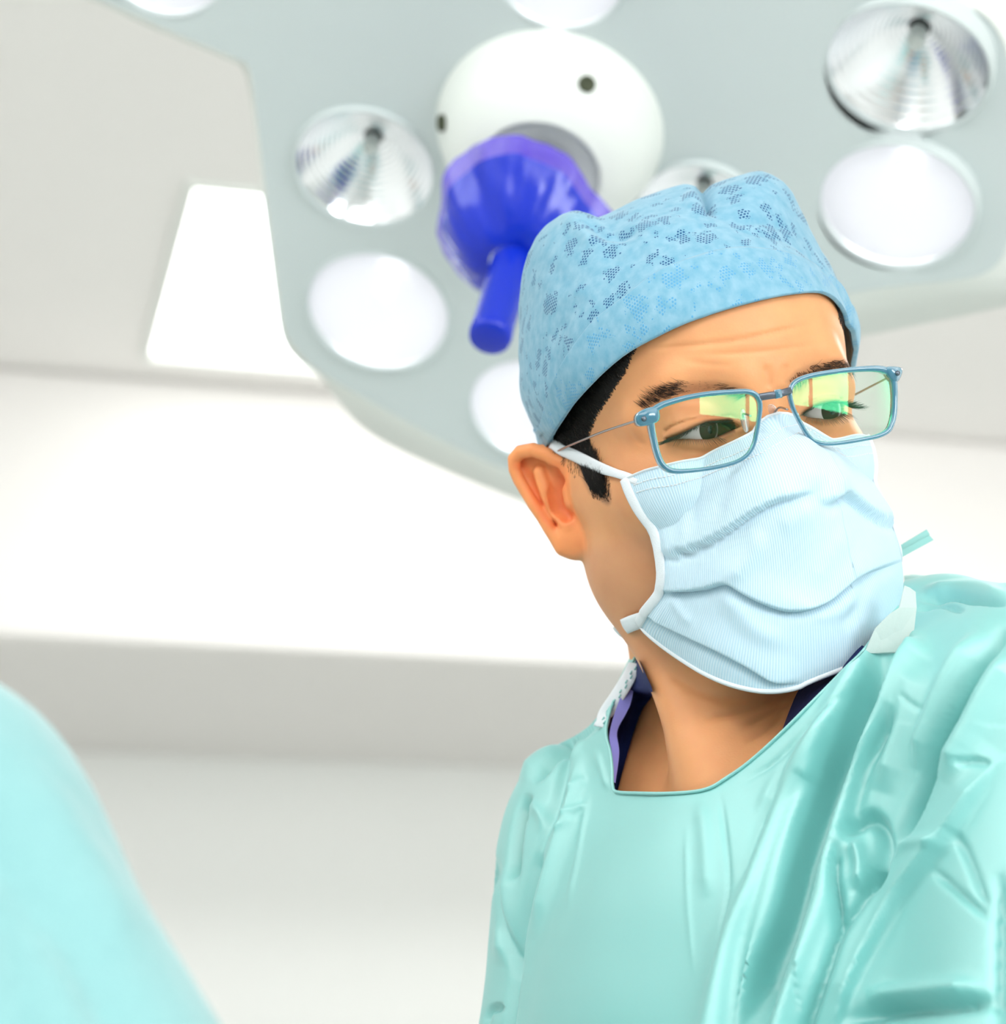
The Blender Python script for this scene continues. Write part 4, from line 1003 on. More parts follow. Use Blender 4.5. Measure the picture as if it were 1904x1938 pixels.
FOLDS = [
    ([(1060, 1545), (1085, 1535), (1108, 1518)], 5.5, .0016), ([(1050, 1575), (1070, 1562), (1085, 1545)], 5.5, .0014), ([(1075, 1440), (1090, 1425), (1105, 1400)], 6, .0014), ([(1066, 1500), (1090, 1490), (1110, 1470)], 6, .0012),
    ([(1690, 1215), (1655, 1290), (1620, 1350), (1585, 1428), (1552, 1524), (1522, 1619), (1490, 1733), (1452, 1828), (1415, 1960)], 30.0, -0.0203, 'flat'),
    ([(1632, 1262), (1610, 1310), (1567, 1383), (1513, 1486), (1460, 1611), (1422, 1695), (1376, 1800), (1340, 1960)], 26.0, 0.0072, 'open'),
    ([(1525, 1480), (1490, 1543), (1441, 1676), (1400, 1800), (1374, 1960)], 11, -0.0036, 'open'),
    ([(1735, 1235), (1719, 1257), (1672, 1352), (1634, 1428), (1597, 1543), (1572, 1638), (1555, 1714), (1500, 1866), (1470, 1960)], 20.0, 0.0087, 'open'),
    ([(1700, 1340), (1666, 1406), (1635, 1460), (1615, 1527), (1602, 1585)], 16.0, -0.0072),
    ([(1750, 1250), (1720, 1350), (1690, 1430), (1668, 1500)], 24.0, 0.0058),
    ([(1904, 1190), (1870, 1235), (1833, 1295), (1800, 1360), (1778, 1410), (1755, 1475), (1735, 1530), (1715, 1575), (1692, 1618)], 12.0, -0.0175),
    ([(1860, 1195), (1810, 1270), (1765, 1370), (1735, 1460)], 16.0, 0.0065), ([(1930, 1230), (1880, 1300), (1830, 1400), (1790, 1480)], 22.0, 0.0080),
    ([(1590, 1588), (1625, 1560), (1650, 1550), (1670, 1575), (1674, 1625), (1665, 1670), (1650, 1690)], 13.0, -0.0087), ([(1618, 1590), (1632, 1640), (1630, 1690)], 16.0, 0.0072),
    ([(1588, 1600), (1582, 1660), (1590, 1720), (1584, 1775)], 10.0, -0.0087),
    ([(1665, 1660), (1630, 1710), (1590, 1770), (1562, 1850), (1530, 1930), (1515, 1970)], 12, -0.0075, 'open'),
    ([(1900, 1430), (1883, 1450), (1850, 1500), (1810, 1566), (1760, 1630), (1690, 1725), (1620, 1840), (1570, 1960)], 14.0, 0.0080, 'step'),
    ([(1806, 1573), (1833, 1630), (1871, 1725)], 8.0, -0.0032), ([(1765, 1645), (1815, 1690), (1871, 1737)], 8.0, -0.0032), ([(1700, 1620), (1730, 1600), (1800, 1600)], 12.0, 0.0029),
    ([(1600, 1935), (1680, 1912), (1757, 1905), (1820, 1898), (1885, 1893)], 16.0, -0.0087), ([(1640, 1890), (1740, 1880), (1860, 1870)], 18.0, 0.0058),
    ([(1895, 1650), (1890, 1780), (1888, 1960)], 12.0, -0.0058), ([(1820, 1450), (1850, 1443), (1880, 1448)], 5.5, -0.0029),
    ([(1361, 1500), (1370, 1560), (1379, 1640), (1378, 1700), (1362, 1780), (1340, 1860)], 5.5, -0.0013), ([(1325, 1510), (1335, 1600), (1338, 1700)], 14.0, 0.0014),
    ([(997, 1500), (982, 1545), (973, 1600), (972, 1665)], 8.0, -0.0135), ([(1000, 1510), (1030, 1560), (1020, 1640)], 12.0, 0.0029),
    ([(1150, 1350), (1110, 1385), (1075, 1406), (1040, 1440), (1010, 1480)], 8.0, -0.0072), ([(1120, 1360), (1060, 1395), (1010, 1440), (985, 1480)], 10.0, 0.0043),
    ([(1078, 1405), (1060, 1480), (1036, 1560), (1012, 1655), (980, 1790), (958, 1960)], 9.0, -0.0043, 'open'), ([(1100, 1420), (1085, 1500), (1062, 1570), (1040, 1650), (1010, 1780)], 12.0, 0.0043),
    ([(934, 1620), (945, 1695), (965, 1790), (974, 1850)], 8.0, -0.0051), ([(955, 1640), (960, 1720), (945, 1830)], 14.0, 0.0036), ([(915, 1938), (925, 1910), (950, 1905)], 6.0, -0.0043),
    ([(1114, 1500), (1100, 1570), (1088, 1640), (1075, 1720)], 5.5, 0.0010), ([(1300, 1560), (1300, 1700), (1310, 1850)], 5.5, 0.0006),
    ([(1640, 1265), (1600, 1320), (1540, 1370), (1470, 1440), (1400, 1485)], 5.5, -0.0013), ([(1590, 1345), (1530, 1420), (1470, 1490), (1440, 1560)], 16.0, 0.0029), ([(1520, 1400), (1470, 1500), (1430, 1600), (1400, 1700)], 12.0, -0.0026),
    ([(1740, 1135), (1800, 1128), (1860, 1137), (1910, 1142)], 6.0, -0.0058), ([(1735, 1152), (1780, 1142), (1825, 1157)], 5.5, -0.0032), ([(1750, 1120), (1830, 1116), (1910, 1124)], 9.0, 0.0036),
    ([(1719, 1322), (1740, 1340), (1757, 1347)], 5.5, -0.0012), ([(1130, 1420), (1140, 1460), (1150, 1495)], 6.0, 0.0012)]
gv = grooves(gv, gf, FOLDS)
gpx = topx(gv); gn = nrm(gv, gf)
gv = gv+gn*((snoise(gv, 55, 21)*.0009+snoise(gv, 150, 22)*.00025)*np.where(gn[:, 2] < .2, 1, .3))[:, None]
sgn = poly2d(gpx[:, 0], gpx[:, 1], NPOLY)/4000
depthcut = (gv[:, 2]-1.145)
s = np.maximum(sgn, np.where(gv[:, 2] > 1.145, np.minimum(depthcut+.001, (gpx[:, 1]-1235)/4000*1.0), -1))
cv, cf = clip(gv, gf, s)
gown = mk('surgical_gown', cv, cf, M['gown'], root, label='turquoise disposable surgical gown')
gown_solid = lambda p: gown_sdf(p)
nlp, nok = raycast(gown_sdf, NL, n=120)
# bindings along the neckline
nn = grad(gown_sdf, nlp); good = nok
pth = nlp[good]+nn[good]*.0006
V, F = tube(smoothline(pth, 160), .0008, 8); mk('neck_binding', V, F, M['gown'], gown)
inner = smoothline(nlp[good][::2], 120)
# navy scrub collar; its dark sheet also stands in for shade inside the collar gap
OUTC = smoothline([(1204, 1248), (1180, 1295), (1156, 1350), (1148, 1395), (1156, 1440), (1161, 1494)], 30)
INC = smoothline([(1209, 1250), (1222, 1278), (1234, 1312), (1214, 1345), (1198, 1388), (1184, 1436), (1168, 1496)], 30)
def strip(o, i, mo_, zo=0, zi=0, name='scrub_and_gap_shade', m=None, par=root, K=8, lab=None, sag=.006):
    a, ok1 = raycast(gown_sdf, o, n=120); b, ok2 = raycast(body_sdf, i, n=120)
    a[~ok1, :] = P(0, 0, 1)*0+np.stack([(o[~ok1, 0]-CX)/FPX, -(o[~ok1, 1]-CY)/FPX, np.ones((~ok1).sum())], 1)*1.10
    b[~ok2, :] = np.stack([(i[~ok2, 0]-CX)/FPX, -(i[~ok2, 1]-CY)/FPX, np.ones((~ok2).sum())], 1)*1.13
    a = a*(1+zo); b = b*(1+zi)
    V = np.array([a*(1-q)+b*q+a/np.linalg.norm(a, axis=1)[:, None]*sag*np.sin(pi*q) for q in np.linspace(0, 1, K)])
    return mk(name, V.reshape(-1, 3), grid_faces(K, len(o)), m or M['navy'], par, label=lab)
scrub = strip(OUTC+np.array([-2, 0]), INC+np.array([1, 0]), 0, .004, -.006, 'scrub_and_gap_shade', M['navy'], root, 10, 'navy scrub shirt collar', .012)
OUT2 = smoothline([(1164, 1505), (1240, 1510), (1330, 1504), (1420, 1450), (1500, 1375), (1580, 1295), (1640, 1235)], 40)
R_OUT = smoothline([(1464, 1408), (1500, 1372), (1540, 1332), (1580, 1292), (1620, 1252), (1650, 1218)], 24)
R_IN = smoothline([(1478, 1388), (1494, 1345), (1512, 1305), (1540, 1270), (1575, 1240), (1610, 1200)], 24)
a, ok1 = raycast(gown_sdf, R_OUT, n=120); b, ok2 = raycast(body_sdf, R_IN, n=120); b = b*.992; a = a*1.004; k_ = ok1 & ok2 & (a[:, 2] < 1.2) & (b[:, 2] < 1.2); a, b = a[k_], b[k_]; nk_ = len(a)
V = np.array([a*(1-q)+b*q for q in np.linspace(0, 1, 8)])
mk('scrub_neckband', V.reshape(-1, 3), grid_faces(8, nk_), M['navy'], scrub)
VO = smoothline([(1205, 1252), (1190, 1285), (1174, 1320), (1160, 1360), (1153, 1395), (1158, 1425), (1161, 1480)], 40); VI = smoothline([(1207, 1256), (1202, 1290), (1194, 1330), (1184, 1352), (1168, 1385), (1172, 1425), (1165, 1482)], 40)
a, ok1 = raycast(gown_sdf, VO, n=120); a[~ok1] = a[ok1][0] if ok1.any() else a[~ok1]
dd_ = np.stack([(VI[:, 0]-CX)/FPX, -(VI[:, 1]-CY)/FPX, np.ones(40)], 1)
b = dd_*(a[:, 2]+.004)[:, None]; V = np.array([a*1.002*(1-q)+b*q for q in np.linspace(0, 1, 6)])
mk('collar_lining', V.reshape(-1, 3), grid_faces(6, 40), M['violet'], scrub, label='shiny violet-blue collar lining')
# lace-like perforated seam strip on the near collar edge
SE = smoothline([(1199, 1256), (1182, 1290), (1160, 1325), (1142, 1352), (1134, 1375)], 30)
a, ok = raycast(gown_sdf, SE, n=120); 
if ok.sum() > 6:
    a = a[ok]; nn = grad(gown_sdf, a); V, F = ribbon(smoothline(a+nn*.0008+np.array([.0010, 0, -.006]), 40), .0075, np.array([[-.45, .1, -.9]]*40), .0008); mk('collar_tape', V, F, M['maskwhite'], gown, label='white collar tape on the near side of the neck')
    tp_ = smoothline(a+nn*.0008+np.array([.0010, 0, -.0078]), 15); mb = MB()
    for q in range(1, 14):
        V, F = box(tp_[q]+np.array([.0012*(q % 2), 0, 0]), [dn(np.array([.5, .8, 0])), dn(np.array([.8, -.5, 0])), np.array([0, 0, 1.])], (.0010, .00035, .0003)); mb.add(V, F)
    V, F = mb.get(); mk('stitching', V, F, M['gown'], gown, kind='stuff')
# fastening tabs at the far collar
def flat(px, z, m, name, par, lab, thick=.0008, bend=0.0):
    px = np.array(px, float); V = np.array([P(x, y, zz) for (x, y), zz in zip(px, np.broadcast_to(z, len(px)))])
    n = len(V); c = V.mean(0); nr = np.cross(V[1]-V[0], V[2]-V[0]); nr /= np.linalg.norm(nr); 
    if nr[2] < 0: nr = -nr
    W2 = V+nr*thick; F = [list(range(n)), list(range(n, 2*n))[::-1]]+[[i, n+i, n+(i+1) % n, (i+1) % n] for i in range(n)]
    return mk(name, np.vstack([V, W2]), F, m, par, smooth=False, label=lab)
def lay(px, off):
    p, ok = raycast(gown_sdf, np.array(px, float), n=120); return p[:, 2]-off
TABP = [(1636, 1236), (1656, 1190), (1684, 1162), (1702, 1150), (1712, 1108), (1722, 1112), (1733, 1120), (1735, 1150), (1730, 1195), (1722, 1225), (1712, 1234), (1680, 1237)]
flat(TABP, lay([(1690, 1200)], .007)[0]+np.linspace(0, .004, len(TABP)), M['tab'], 'collar_tab', gown, 'off-white paper tab on the far collar')
flat([(1664, 1056), (1754, 1002), (1760, 1012), (1666, 1064)], 1.06, M['gown'], 'neck_tie', gown, None)
flat([(1664, 1064), (1759, 1013), (1767, 1022), (1668, 1076)], 1.058, M['gown'], 'neck_tie', gown, None)

# ------------------------------------------------------------------ assistant in the near left corner
AS = dict(sh=P(-230, 1640, .66), nb=P(-720, 1370, .78))
def other_sdf(p):
    p = p.astype(f32)
    sh, nb = AS['sh'], AS['nb']
    el = P(-20, 2080, .62)+(P(-20, 2080, .62)-sh)*2.2; sh2 = nb*2-sh; sh2 = np.array([nb[0]-.17, sh[1]-.01, nb[2]+.14]); base = nb-WUP*.20
    d = ell(p, base-WUP*.02, (.14, .22, .13)); d = smin(d, ell(p, base-WUP*.30, (.15, .26, .14)), .06)
    d = smin(d, rc(p, base-WUP*.4, base-WUP*.85, .16, .20), .06)
    d = smin(d, rc(p, nb, sh, .052, .060), .04); d = smin(d, rc(p, nb, sh2, .055, .07), .05)
    d = smin(d, rc(p, sh, el, .061, .078), .03); d = smin(d, rc(p, el, el+np.array([-.08, -.10, .12]), .074, .05), .03)
    el2 = sh2-WUP*.27; d = smin(d, rc(p, sh2, el2, .068, .056), .03)
    return d
nbw = AS['nb']
def other_body(p):
    p = p.astype(f32); nb = nbw; hd_ = nb+WUP*.17+np.array([.02, 0, .03])
    d = ell(p, hd_, (.076, .115, .095)); d = smin(d, rc(p, nb-WUP*.02, hd_-WUP*.05, .052, .050), .03)
    fwd = np.array([.45, 0, .89]); d = smin(d, ell(p, hd_+fwd*.035-WUP*.04, (.055, .075, .055)), .03)
    d = smin(d, rc(p, hd_+fwd*.088+WUP*.01, hd_+fwd*.105-WUP*.03, .007, .010), .012)
    side = np.cross(fwd, WUP)
    for s_ in (-1, 1): d = smin(d, ell(p, hd_+side*s_*.078-WUP*.01, (.012, .03, .018)), .006)
    d = smin(d, rc(p, nb-WUP*.02, nb-WUP*.45, .06, .11), .05)
    for s_ in (-1, 1): d = smin(d, rc(p, nb-WUP*.5+np.array([s_*.08, 0, 0]), nb-WUP*1.45+np.array([s_*.09, 0, 0]), .075, .045), .03)
    return d
xs = axis((-.52, .12, .009)); ys = axis((-1.55, .24, .010)); zs = axis((.22, 1.10, .010))
ov, of = surfnets(other_body, xs, ys, zs); ov = project(other_body, ov, 1)
oroot = mk('person', ov, of, M['skin'], origin=cam2w(nbw-WUP*1.5), label='second gowned person, only a blurred turquoise shoulder in the near lower corner', cat='person')
set_tone(oroot, np.ones((len(ov), 3)))
xs = axis((-.60, -.20, .012), (-.20, .04, .005), (.04, .12, .01)); ys = axis((-1.25, -.34, .02), (-.34, .02, .006)); zs = axis((.10, .50, .02), (.50, .95, .007), (.95, 1.2, .02))
ov, of = surfnets(other_sdf, xs, ys, zs); ov = project(other_sdf, ov, 2)
ov = grooves(ov, of, [([(-20, 1600), (60, 1700), (150, 1800), (230, 1960)], 40, -.006, 'open'), ([(40, 1450), (110, 1560), (180, 1680), (240, 1800)], 40, .004), ([(-10, 1730), (30, 1800), (60, 1960)], 30, -.005, 'open')])
on = nrm(ov, of); ov = ov+on*(snoise(ov, 30, 31)*.002)[:, None]
sN = -(ell(ov.astype(f32), nbw+WUP*.03, (.075, .06, .075)))
ov2, of2 = clip(ov, of, -sN)
mk('surgical_gown', ov2, of2, M['gown2'], oroot)
hdc = nbw+WUP*.17+np.array([.02, 0, .03])
th = np.linspace(0, 1.75, 24); ph = np.linspace(0, 2*pi, 40, endpoint=False)
V = np.array([hdc+WUP*.015+np.array([.086*sin(t)*cos(q), .118*cos(t), .105*sin(t)*sin(q)])*(1+.03*sin(5*q+t*3)) for t in th for q in ph])
mk('surgical_cap', V, grid_faces(24, 40, True), M['gown2'], oroot)
# ------------------------------------------------------------------ surgical lamp
LN = np.array([-.15, -.68, -.72]); LN /= np.linalg.norm(LN)
LC = P(1042, 195, 1.55)
def on_plane(px, off=0.0):
    px = np.atleast_2d(np.array(px, float)); r = np.stack([(px[:, 0]-CX)/FPX, -(px[:, 1]-CY)/FPX, np.ones(len(px))], 1)
    k = LC@LN+off; return r*(k/(r@LN))[:, None]
PA = np.cross(LN, (0, 1, 0)); PA /= np.linalg.norm(PA); PB = np.cross(PA, LN)
if PA[0] < 0: PA = -PA
if PB[1] < 0: PB = -PB
toab = lambda p: np.stack([(p-LC)@PA, (p-LC)@PB], -1)
PLATE = [(60, -60), (200, 0), (330, 58), (455, 111), (474, 128), (486, 210), (504, 357), (520, 480), (536, 604), (544, 632), (557, 652), (580, 678), (606, 700), (650, 728), (735, 775), (840, 832), (972, 890), (1080, 910), (1200, 870), (1380, 700), (1480, 600), (1592, 556), (1700, 538), (1800, 528), (1850, 519), (1882, 503), (1903, 470), (1915, 420), (1925, 300), (1915, 150), (1900, 85), (1880, 48), (1850, 20), (1806, 0), (1700, -45), (1500, -110), (1200, -180), (900, -210), (500, -190), (150, -120)]
HOUS = [(45, -62), (190, 10), (322, 70), (447, 122), (464, 142), (477, 215), (495, 360), (511, 482), (527, 606), (536, 645), (556, 676), (590, 700), (616, 715), (640, 760), (700, 820), (800, 872), (960, 938), (1090, 975), (1250, 910), (1430, 760), (1510, 670), (1620, 640), (1740, 614), (1850, 592), (1920, 572), (1965, 530), (1985, 480), (1995, 420), (2000, 300), (1990, 150), (1975, 70), (1955, 20), (1920, -20), (1860, -60), (1740, -100), (1520, -170), (1210, -240), (890, -265), (480, -240), (120, -160)]
lamp = empty('surgical_lamp', cam2w(LC), 'large grey multi-reflector operating lamp hanging behind the surgeon’s blue cap'.replace('’', "'"), 'lamp')
ORIG[lamp.name] = cam2w(LC)
n = 220
def loop(px, off):
    q = on_plane(px, off); return smoothline(q, n, closed=True)
L0 = loop(PLATE, -.002); L1 = loop(HOUS, -.020); ctr = L1.mean(0)
L1b = ctr+(L1-ctr)*1.0-LN*.022; L2 = ctr+(L1-ctr)*.93-LN*.05; L3 = ctr+(L1-ctr)*.70-LN*.075
V = np.vstack([L0, L1, L1b, L2, L3]); F = [list(x) for x in grid_faces(5, n, True)]+[list(range(4*n, 5*n))]
mk('housing', V, F, M['lampwhite'], lamp, label='pale shell around the grey front plate')
RFL = [(690, 320, 135, 104, 12, 0), (715, 590, 138, 109, 19, 1), (1717, 130, 157, 95, 27, 0), (1697, 391, 149, 105, 24, 1), (1060, -52, 128, 96, 15, 1), (310, -72, 122, 92, 12, 1), (1320, 402, 115, 82, 18, 0), (1005, 775, 120, 96, 20, 1)]
RD = []
for x, y, a, b, th, lit in RFL:
    c = on_plane([(x, y)])[0]; r = a/FPX*c[2]
    rh = c/np.linalg.norm(c); e1 = np.cross((0, 1, 0), rh); e1 /= np.linalg.norm(e1); e2 = np.cross(rh, e1)
    q = b/a; s = math.sqrt(1-q*q); N = s*(-sin(radians(th))*e1-cos(radians(th))*e2)-q*rh
    N = N*.5+LN*.5; N /= np.linalg.norm(N); RD.append((c, r, N, lit))
# front plate with real openings
ab = toab(L0); lo, hi = ab.min(0)-.01, ab.max(0)+.01
ga, gb = np.arange(lo[0], hi[0], .004), np.arange(lo[1], hi[1], .004)
GA, GB = np.meshgrid(ga, gb, indexing='ij'); gaf, gbf = GA.ravel(), GB.ravel()
s = -poly2d(gaf, gbf, ab)
for c, r, N, lit in RD:
    q = toab(c); s = np.minimum(s, np.hypot(gaf-q[0], gbf-q[1])-r*.99)
V = LC+gaf[:, None]*PA+gbf[:, None]*PB
pv, pf = clip(V, grid_faces(len(ga), len(gb)), s)
mk('front_plate', pv, pf, M['lampgrey'], lamp)
def lathe(c, N, prof, seg=72, wob=None):
    a = np.cross(N, (0, 1, 0)); a /= np.linalg.norm(a); b = np.cross(N, a); ph = np.linspace(0, 2*pi, seg, endpoint=False)
    V = []
    for r, h in prof:
        V.append(c+np.outer(np.cos(ph)*r, a)+np.outer(np.sin(ph)*r, b)+N*h)
    return np.vstack(V), grid_faces(len(prof), seg, True)
M['frost'] = mat('frosted_cover', (.93, .92, .97), .35, alpha=.75, emis=(.95, .93, 1), es=.22)
M['chromelit'] = mat('reflector_metal_lit', (.93, .93, .96), .34, metal=1)  # lit copy of the reflector metal, paler to carry the bulb's light
for i, (c, r, N, lit) in enumerate(RD):
    o = c
    prof = [(r*.985, 0)]
    for k in range(40):
        t = k/39; rr = r*.975*(1-t)+r*.14*t; h = -r*.78*(1-(rr/(r*.975))**2)-.002
        prof.append((rr, h+.0011*sin(k*2.1)))
    V, F = lathe(o, N, prof); bowl = mk('reflector', V, F, M['chromelit'] if lit else M['chrome'], lamp, label='whitish lit reflector bowl' if lit else 'silvery clear reflector bowl')
    V, F = lathe(o, N, [(r*.965, -.002), (r*.985, .0025), (r*1.0, .0028), (r*1.03, .001), (r*1.035, -.004), (r*1.03, -.03)])
    mk('reflector_rim', V, F, M['lampgrey'], lamp)
    V, F = lathe(o, N, [(.0001, -r*.42), (r*.08, -r*.43), (r*.11, -r*.48), (r*.11, -r*.72), (.0001, -r*.76)], 32)
    mk('bulb', V, F, M['bulb'] if lit else M['lampwhite'], bowl)
    if lit:
        V, F = lathe(o, N, [(.0001, -r*.02), (r*.4, -r*.025), (r*.8, -r*.045), (r*.965, -r*.06)], 64); mk('frosted_glass', V, F, M['frost'], bowl)
R = .083; HC = on_plane([(1040, 248)])[0]
prof = [(R*1.02, -.004), (R*1.02, .004), (R*.99, R*.11), (R*.93, R*.29), (R*.83, R*.46), (R*.70, R*.60), (R*.57, R*.70), (R*.545, R*.718), (R*.53, R*.71), (R*.51, R*.66)]
V, F = lathe(HC, LN, smoothline(np.array(prof), 40), 96); hub = mk('hub_cover', V, F, M['lampwhite'], lamp, label='white domed hub cover')
V, F = lathe(HC, LN, [(R*.53, R*.66), (R*.22, R*.665), (R*.215, R*.62), (R*.2, R*.4)], 64); mk('hub_ring', V, F, M['lampwhite'], hub)
V, F = lathe(HC, LN, [(R*.215, R*.664), (R*.19, R*.75), (R*.13, R*.77), (R*.12, R*.99), (0.0001, R*.99)], 48); mk('handle_socket', V, F, M['screw'], hub)
for x, y in ((1108, 162), (843, 233)):
    r = np.array([(x-CX)/FPX, -(y-CY)/FPX, 1.0]); r /= np.linalg.norm(r)
    hb = LC+LN*R*.0
    z = np.linspace(1.4, 1.62, 400); best = None
    for q in z:
        p = r*q/r[2]; h = (p-HC)@LN; rad = np.linalg.norm((p-HC)-LN*h)
        pr = np.interp(h, [0, R*.10, R*.26, R*.4, R*.52, R*.61], [R*1.01, R*.99, R*.93, R*.83, R*.70, R*.57])
        if 0 <= h < R*.62 and rad <= pr: best = p; break
    if best is None: best = on_plane([(x, y)], .03)[0]
    rv = best-HC; h = rv@LN; rn = dn((rv-LN*h)*.8+LN*h*1.2)
    V, F = lathe(best+rn*.0045, rn, [(.0066, -.008), (.0062, .0003), (.0052, .0006), (.0045, -.0006), (.0001, -.0008)], 24); sc_ = mk('screw', V, F, M['screw'], hub)
# blue sterile handle cover: tube plus crumpled skirt
HB = HC+LN*R*.71
hdir = P(926, 642, 1.39)-HB; HLn = np.linalg.norm(hdir); HD = hdir/HLn
tr = .0142
prof = [(0.0001, HLn), (tr*.8, HLn), (tr*.97, HLn-.0012), (tr*1.02, HLn-.006), (tr*.99, HLn-.012), (tr, HLn*.8), (tr*1.03, HLn*.6), (tr*1.1, HLn*.44)]
V, F = lathe(HB, HD, prof, 48); cov = mk('handle_cover', V, F, M['blue'], lamp, label='deep blue plastic sterile handle cover')
a_ = np.cross(HD, (0, 1, 0)); a_ /= np.linalg.norm(a_); b_ = np.cross(HD, a_)
seg = 180; ph = np.linspace(0, 2*pi, seg, endpoint=False)
def skirt(t0, t1, K):
    V = []
    for t in np.linspace(t0, t1, K):
        rr = tr*1.08+(.0640-tr)*(t**.75); h = HLn*(.56-.24*t**1.3)
        wob = (np.sin(5*ph+1.3+1.5*t)*.0022+np.sin(11*ph+t*3)*.0010+np.sin(23*ph+.5)*.0006)*t**.8
        fl = (np.sin(3*ph+.6)*.004+np.sin(8*ph+2)*.0015)*t**2
        V.append(HB+np.outer(np.cos(ph)*(rr+fl), a_)+np.outer(np.sin(ph)*(rr+fl), b_)+np.outer(h+wob+np.cos(ph*2+.4)*.004*t, HD))
    V = np.vstack(V); V = V+dn(V-HB-HD*HLn*.4)*(snoise(V, 90, 41)*.0016+snoise(V, 220, 42)*.0006)[:, None]
    return V, grid_faces(K, seg, True)
V, F = skirt(0, .86, 60); mk('skirt', V, F, M['blue'], cov)
M['fringe'] = mat('handle_cover_edge', (.10, .045, .66), .3, spec=.4, alpha=.72)
V, F = skirt(.86, 1.05, 8); mk('skirt_edge', V, F, M['fringe'], cov, label='purple see-through edge')
V, F = tube(smoothline([LC-LN*.07, LC-LN*.14, LC-LN*.16+WUP*.15, w2cam(np.array([.10, 1.95, 2.86]))], 30), .028, 20); mk('suspension_arm', V, F, M['lampwhite'], lamp)

# ------------------------------------------------------------------ room
YA = radians(14); en = np.array([-sin(YA), cos(YA), 0]); ee = np.array([cos(YA), sin(YA), 0]); UPW = np.array([0, 0, 1.])
R3 = lambda e, n_, z: ee*e+en*n_+UPW*z
ax3 = [ee, en, UPW]
def rbox(name, e, n_, z, m, kind='structure', parent=None, label=None, cat=None, bev=0):
    c = R3((e[0]+e[1])/2, (n_[0]+n_[1])/2, (z[0]+z[1])/2)
    V, F = box(c, ax3, ((e[1]-e[0])/2, (n_[1]-n_[0])/2, (z[1]-z[0])/2))
    o = mk(name, V, F, m, parent, space='w', smooth=False, kind=kind, label=label, cat=cat)
    if bev: b = o.modifiers.new('b', 'BEVEL'); b.width = bev; b.segments = 3
    return o
EL_, ER_, NR_, NB_, NW_ = -1.3, 4.3, -3.2, 4.50, 6.12
rbox('floor', (EL_, ER_), (NR_, NW_), (-.1, 0), M['floor'])
rbox('wall_back', (EL_, ER_), (NW_, NW_+.1), (0, 2.3), M['wall'])
rbox('wall_left', (EL_-.1, EL_), (NR_, NW_), (0, 2.9), M['wall'])
rbox('wall_right', (ER_, ER_+.1), (NR_, NW_), (0, 2.9), M['wall'])
rbox('trim_1', (EL_, ER_), (NB_, NW_+.1), (2.30, 2.9), M['bulk'], bev=.02)
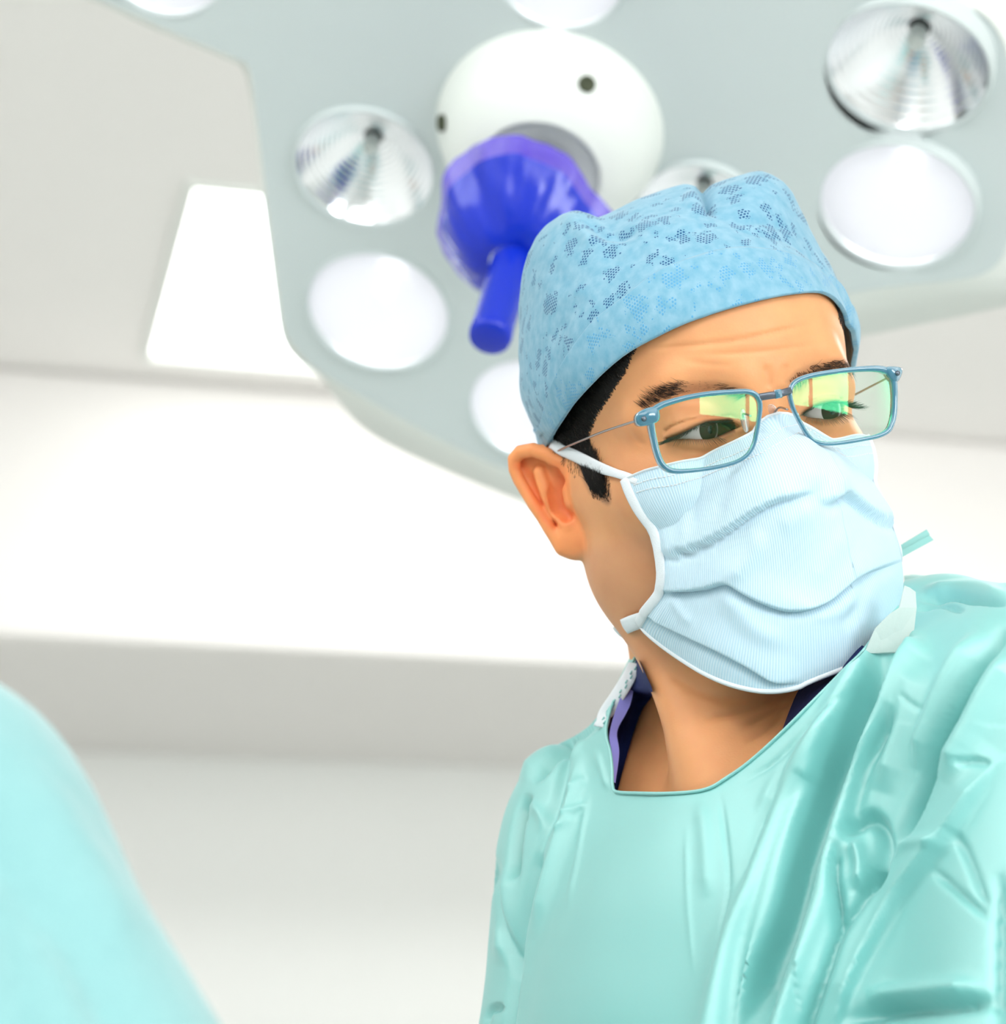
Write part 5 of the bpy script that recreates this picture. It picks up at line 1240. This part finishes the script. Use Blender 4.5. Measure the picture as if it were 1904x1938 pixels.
# rear wall with a tall window
WE, WZ = (1.25, 3.45), (1.72, 2.70)
V0 = []; mb = MB()
for e, z in (((EL_, WE[0]), (0, 2.9)), ((WE[1], ER_), (0, 2.9)), (WE, (0, WZ[0])), (WE, (WZ[1], 2.9))):
    c = R3(sum(e)/2, NR_-.05, sum(z)/2); mb.add(*box(c, ax3, ((e[1]-e[0])/2, .05, (z[1]-z[0])/2)))
V, F = mb.get(); mk('wall_rear', V, F, M['wall'], space='w', smooth=False, kind='structure')
M['pane'] = mat('window_daylight', (1, 1, 1), .3, emis=(.95, .98, 1), es=15)
win = mk('window_1', *box(R3(sum(WE)/2, NR_-.04, WZ[0]-.015), ax3, ((WE[1]-WE[0])/2+.03, .08, .015)), M['lampwhite'], space='w', smooth=False, kind='structure')
ew = (WE[1]-WE[0])/2
for k in range(2):
    e0 = WE[0]+ew*k
    mk('pane', *box(R3(e0+ew/2, NR_-.07, sum(WZ)/2), ax3, (ew/2-.03, .005, (WZ[1]-WZ[0])/2-.03)), M['pane'], win, space='w', smooth=False)
    mb = MB()
    for c, h in (((e0+.02, sum(WZ)/2), (.02, (WZ[1]-WZ[0])/2)), ((e0+ew-.02, sum(WZ)/2), (.02, (WZ[1]-WZ[0])/2)), ((e0+ew/2, WZ[0]+.02), (ew/2, .02)), ((e0+ew/2, WZ[1]-.02), (ew/2, .02))):
        mb.add(*box(R3(c[0], NR_-.06, c[1]), ax3, (h[0], .03, h[1])))
    V, F = mb.get(); mk('sash', V, F, M['lampwhite'], win, space='w', smooth=False)
# ceiling with lit panels set into it
def ceil_hit(x, y, h=1.5):
    r = cam2w(np.array([(x-CX)/FPX, -(y-CY)/FPX, 1.0]))-CAMPOS; p = r*(h/r[2]); return p@ee, p@en
c1, c2 = ceil_hit(370, 352), ceil_hit(285, 672); pe = (c1[0]+c2[0])/2
PANELS = [(pe, pe+.60, c2[1], c1[1])]
print('panel', PANELS)
PANELS = [(a, b, min(c, d), max(c, d)) for a, b, c, d in PANELS]
pn = PANELS[0]
mb = MB()
def cbox(e, n_): mb.add(*box(R3(sum(e)/2, sum(n_)/2, 2.95), ax3, ((e[1]-e[0])/2, (n_[1]-n_[0])/2, .05)))
cbox((EL_, pn[0]), (NR_, NW_)); cbox((pn[1], ER_), (NR_, NW_)); cbox((pn[0], pn[1]), (NR_, pn[2])); cbox((pn[0], pn[1]), (pn[3], NW_))
V, F = mb.get(); mk('ceiling', V, F, M['ceil'], space='w', smooth=False, kind='structure')
cl = empty('ceiling_light', R3((pn[0]+pn[1])/2, (pn[2]+pn[3])/2, 2.9), 'glowing white rectangular ceiling light panel, partly behind the operating lamp', 'light')
ORIG[cl.name] = R3((pn[0]+pn[1])/2, (pn[2]+pn[3])/2, 2.9)
mk('diffuser', *box(R3((pn[0]+pn[1])/2, (pn[2]+pn[3])/2, 2.915), ax3, ((pn[1]-pn[0])/2, (pn[3]-pn[2])/2, .008)), M['panel'], cl, space='w', smooth=False)
mb = MB(); w = .018
for e, n_ in (((pn[0]-w, pn[0]), (pn[2]-w, pn[3]+w)), ((pn[1], pn[1]+w), (pn[2]-w, pn[3]+w)), ((pn[0], pn[1]), (pn[2]-w, pn[2])), ((pn[0], pn[1]), (pn[3], pn[3]+w))):
    mb.add(*box(R3(sum(e)/2, sum(n_)/2, 2.897), ax3, ((e[1]-e[0])/2, (n_[1]-n_[0])/2, .006)))
V, F = mb.get(); mk('frame', V, F, M['lampwhite'], cl, space='w', smooth=False)
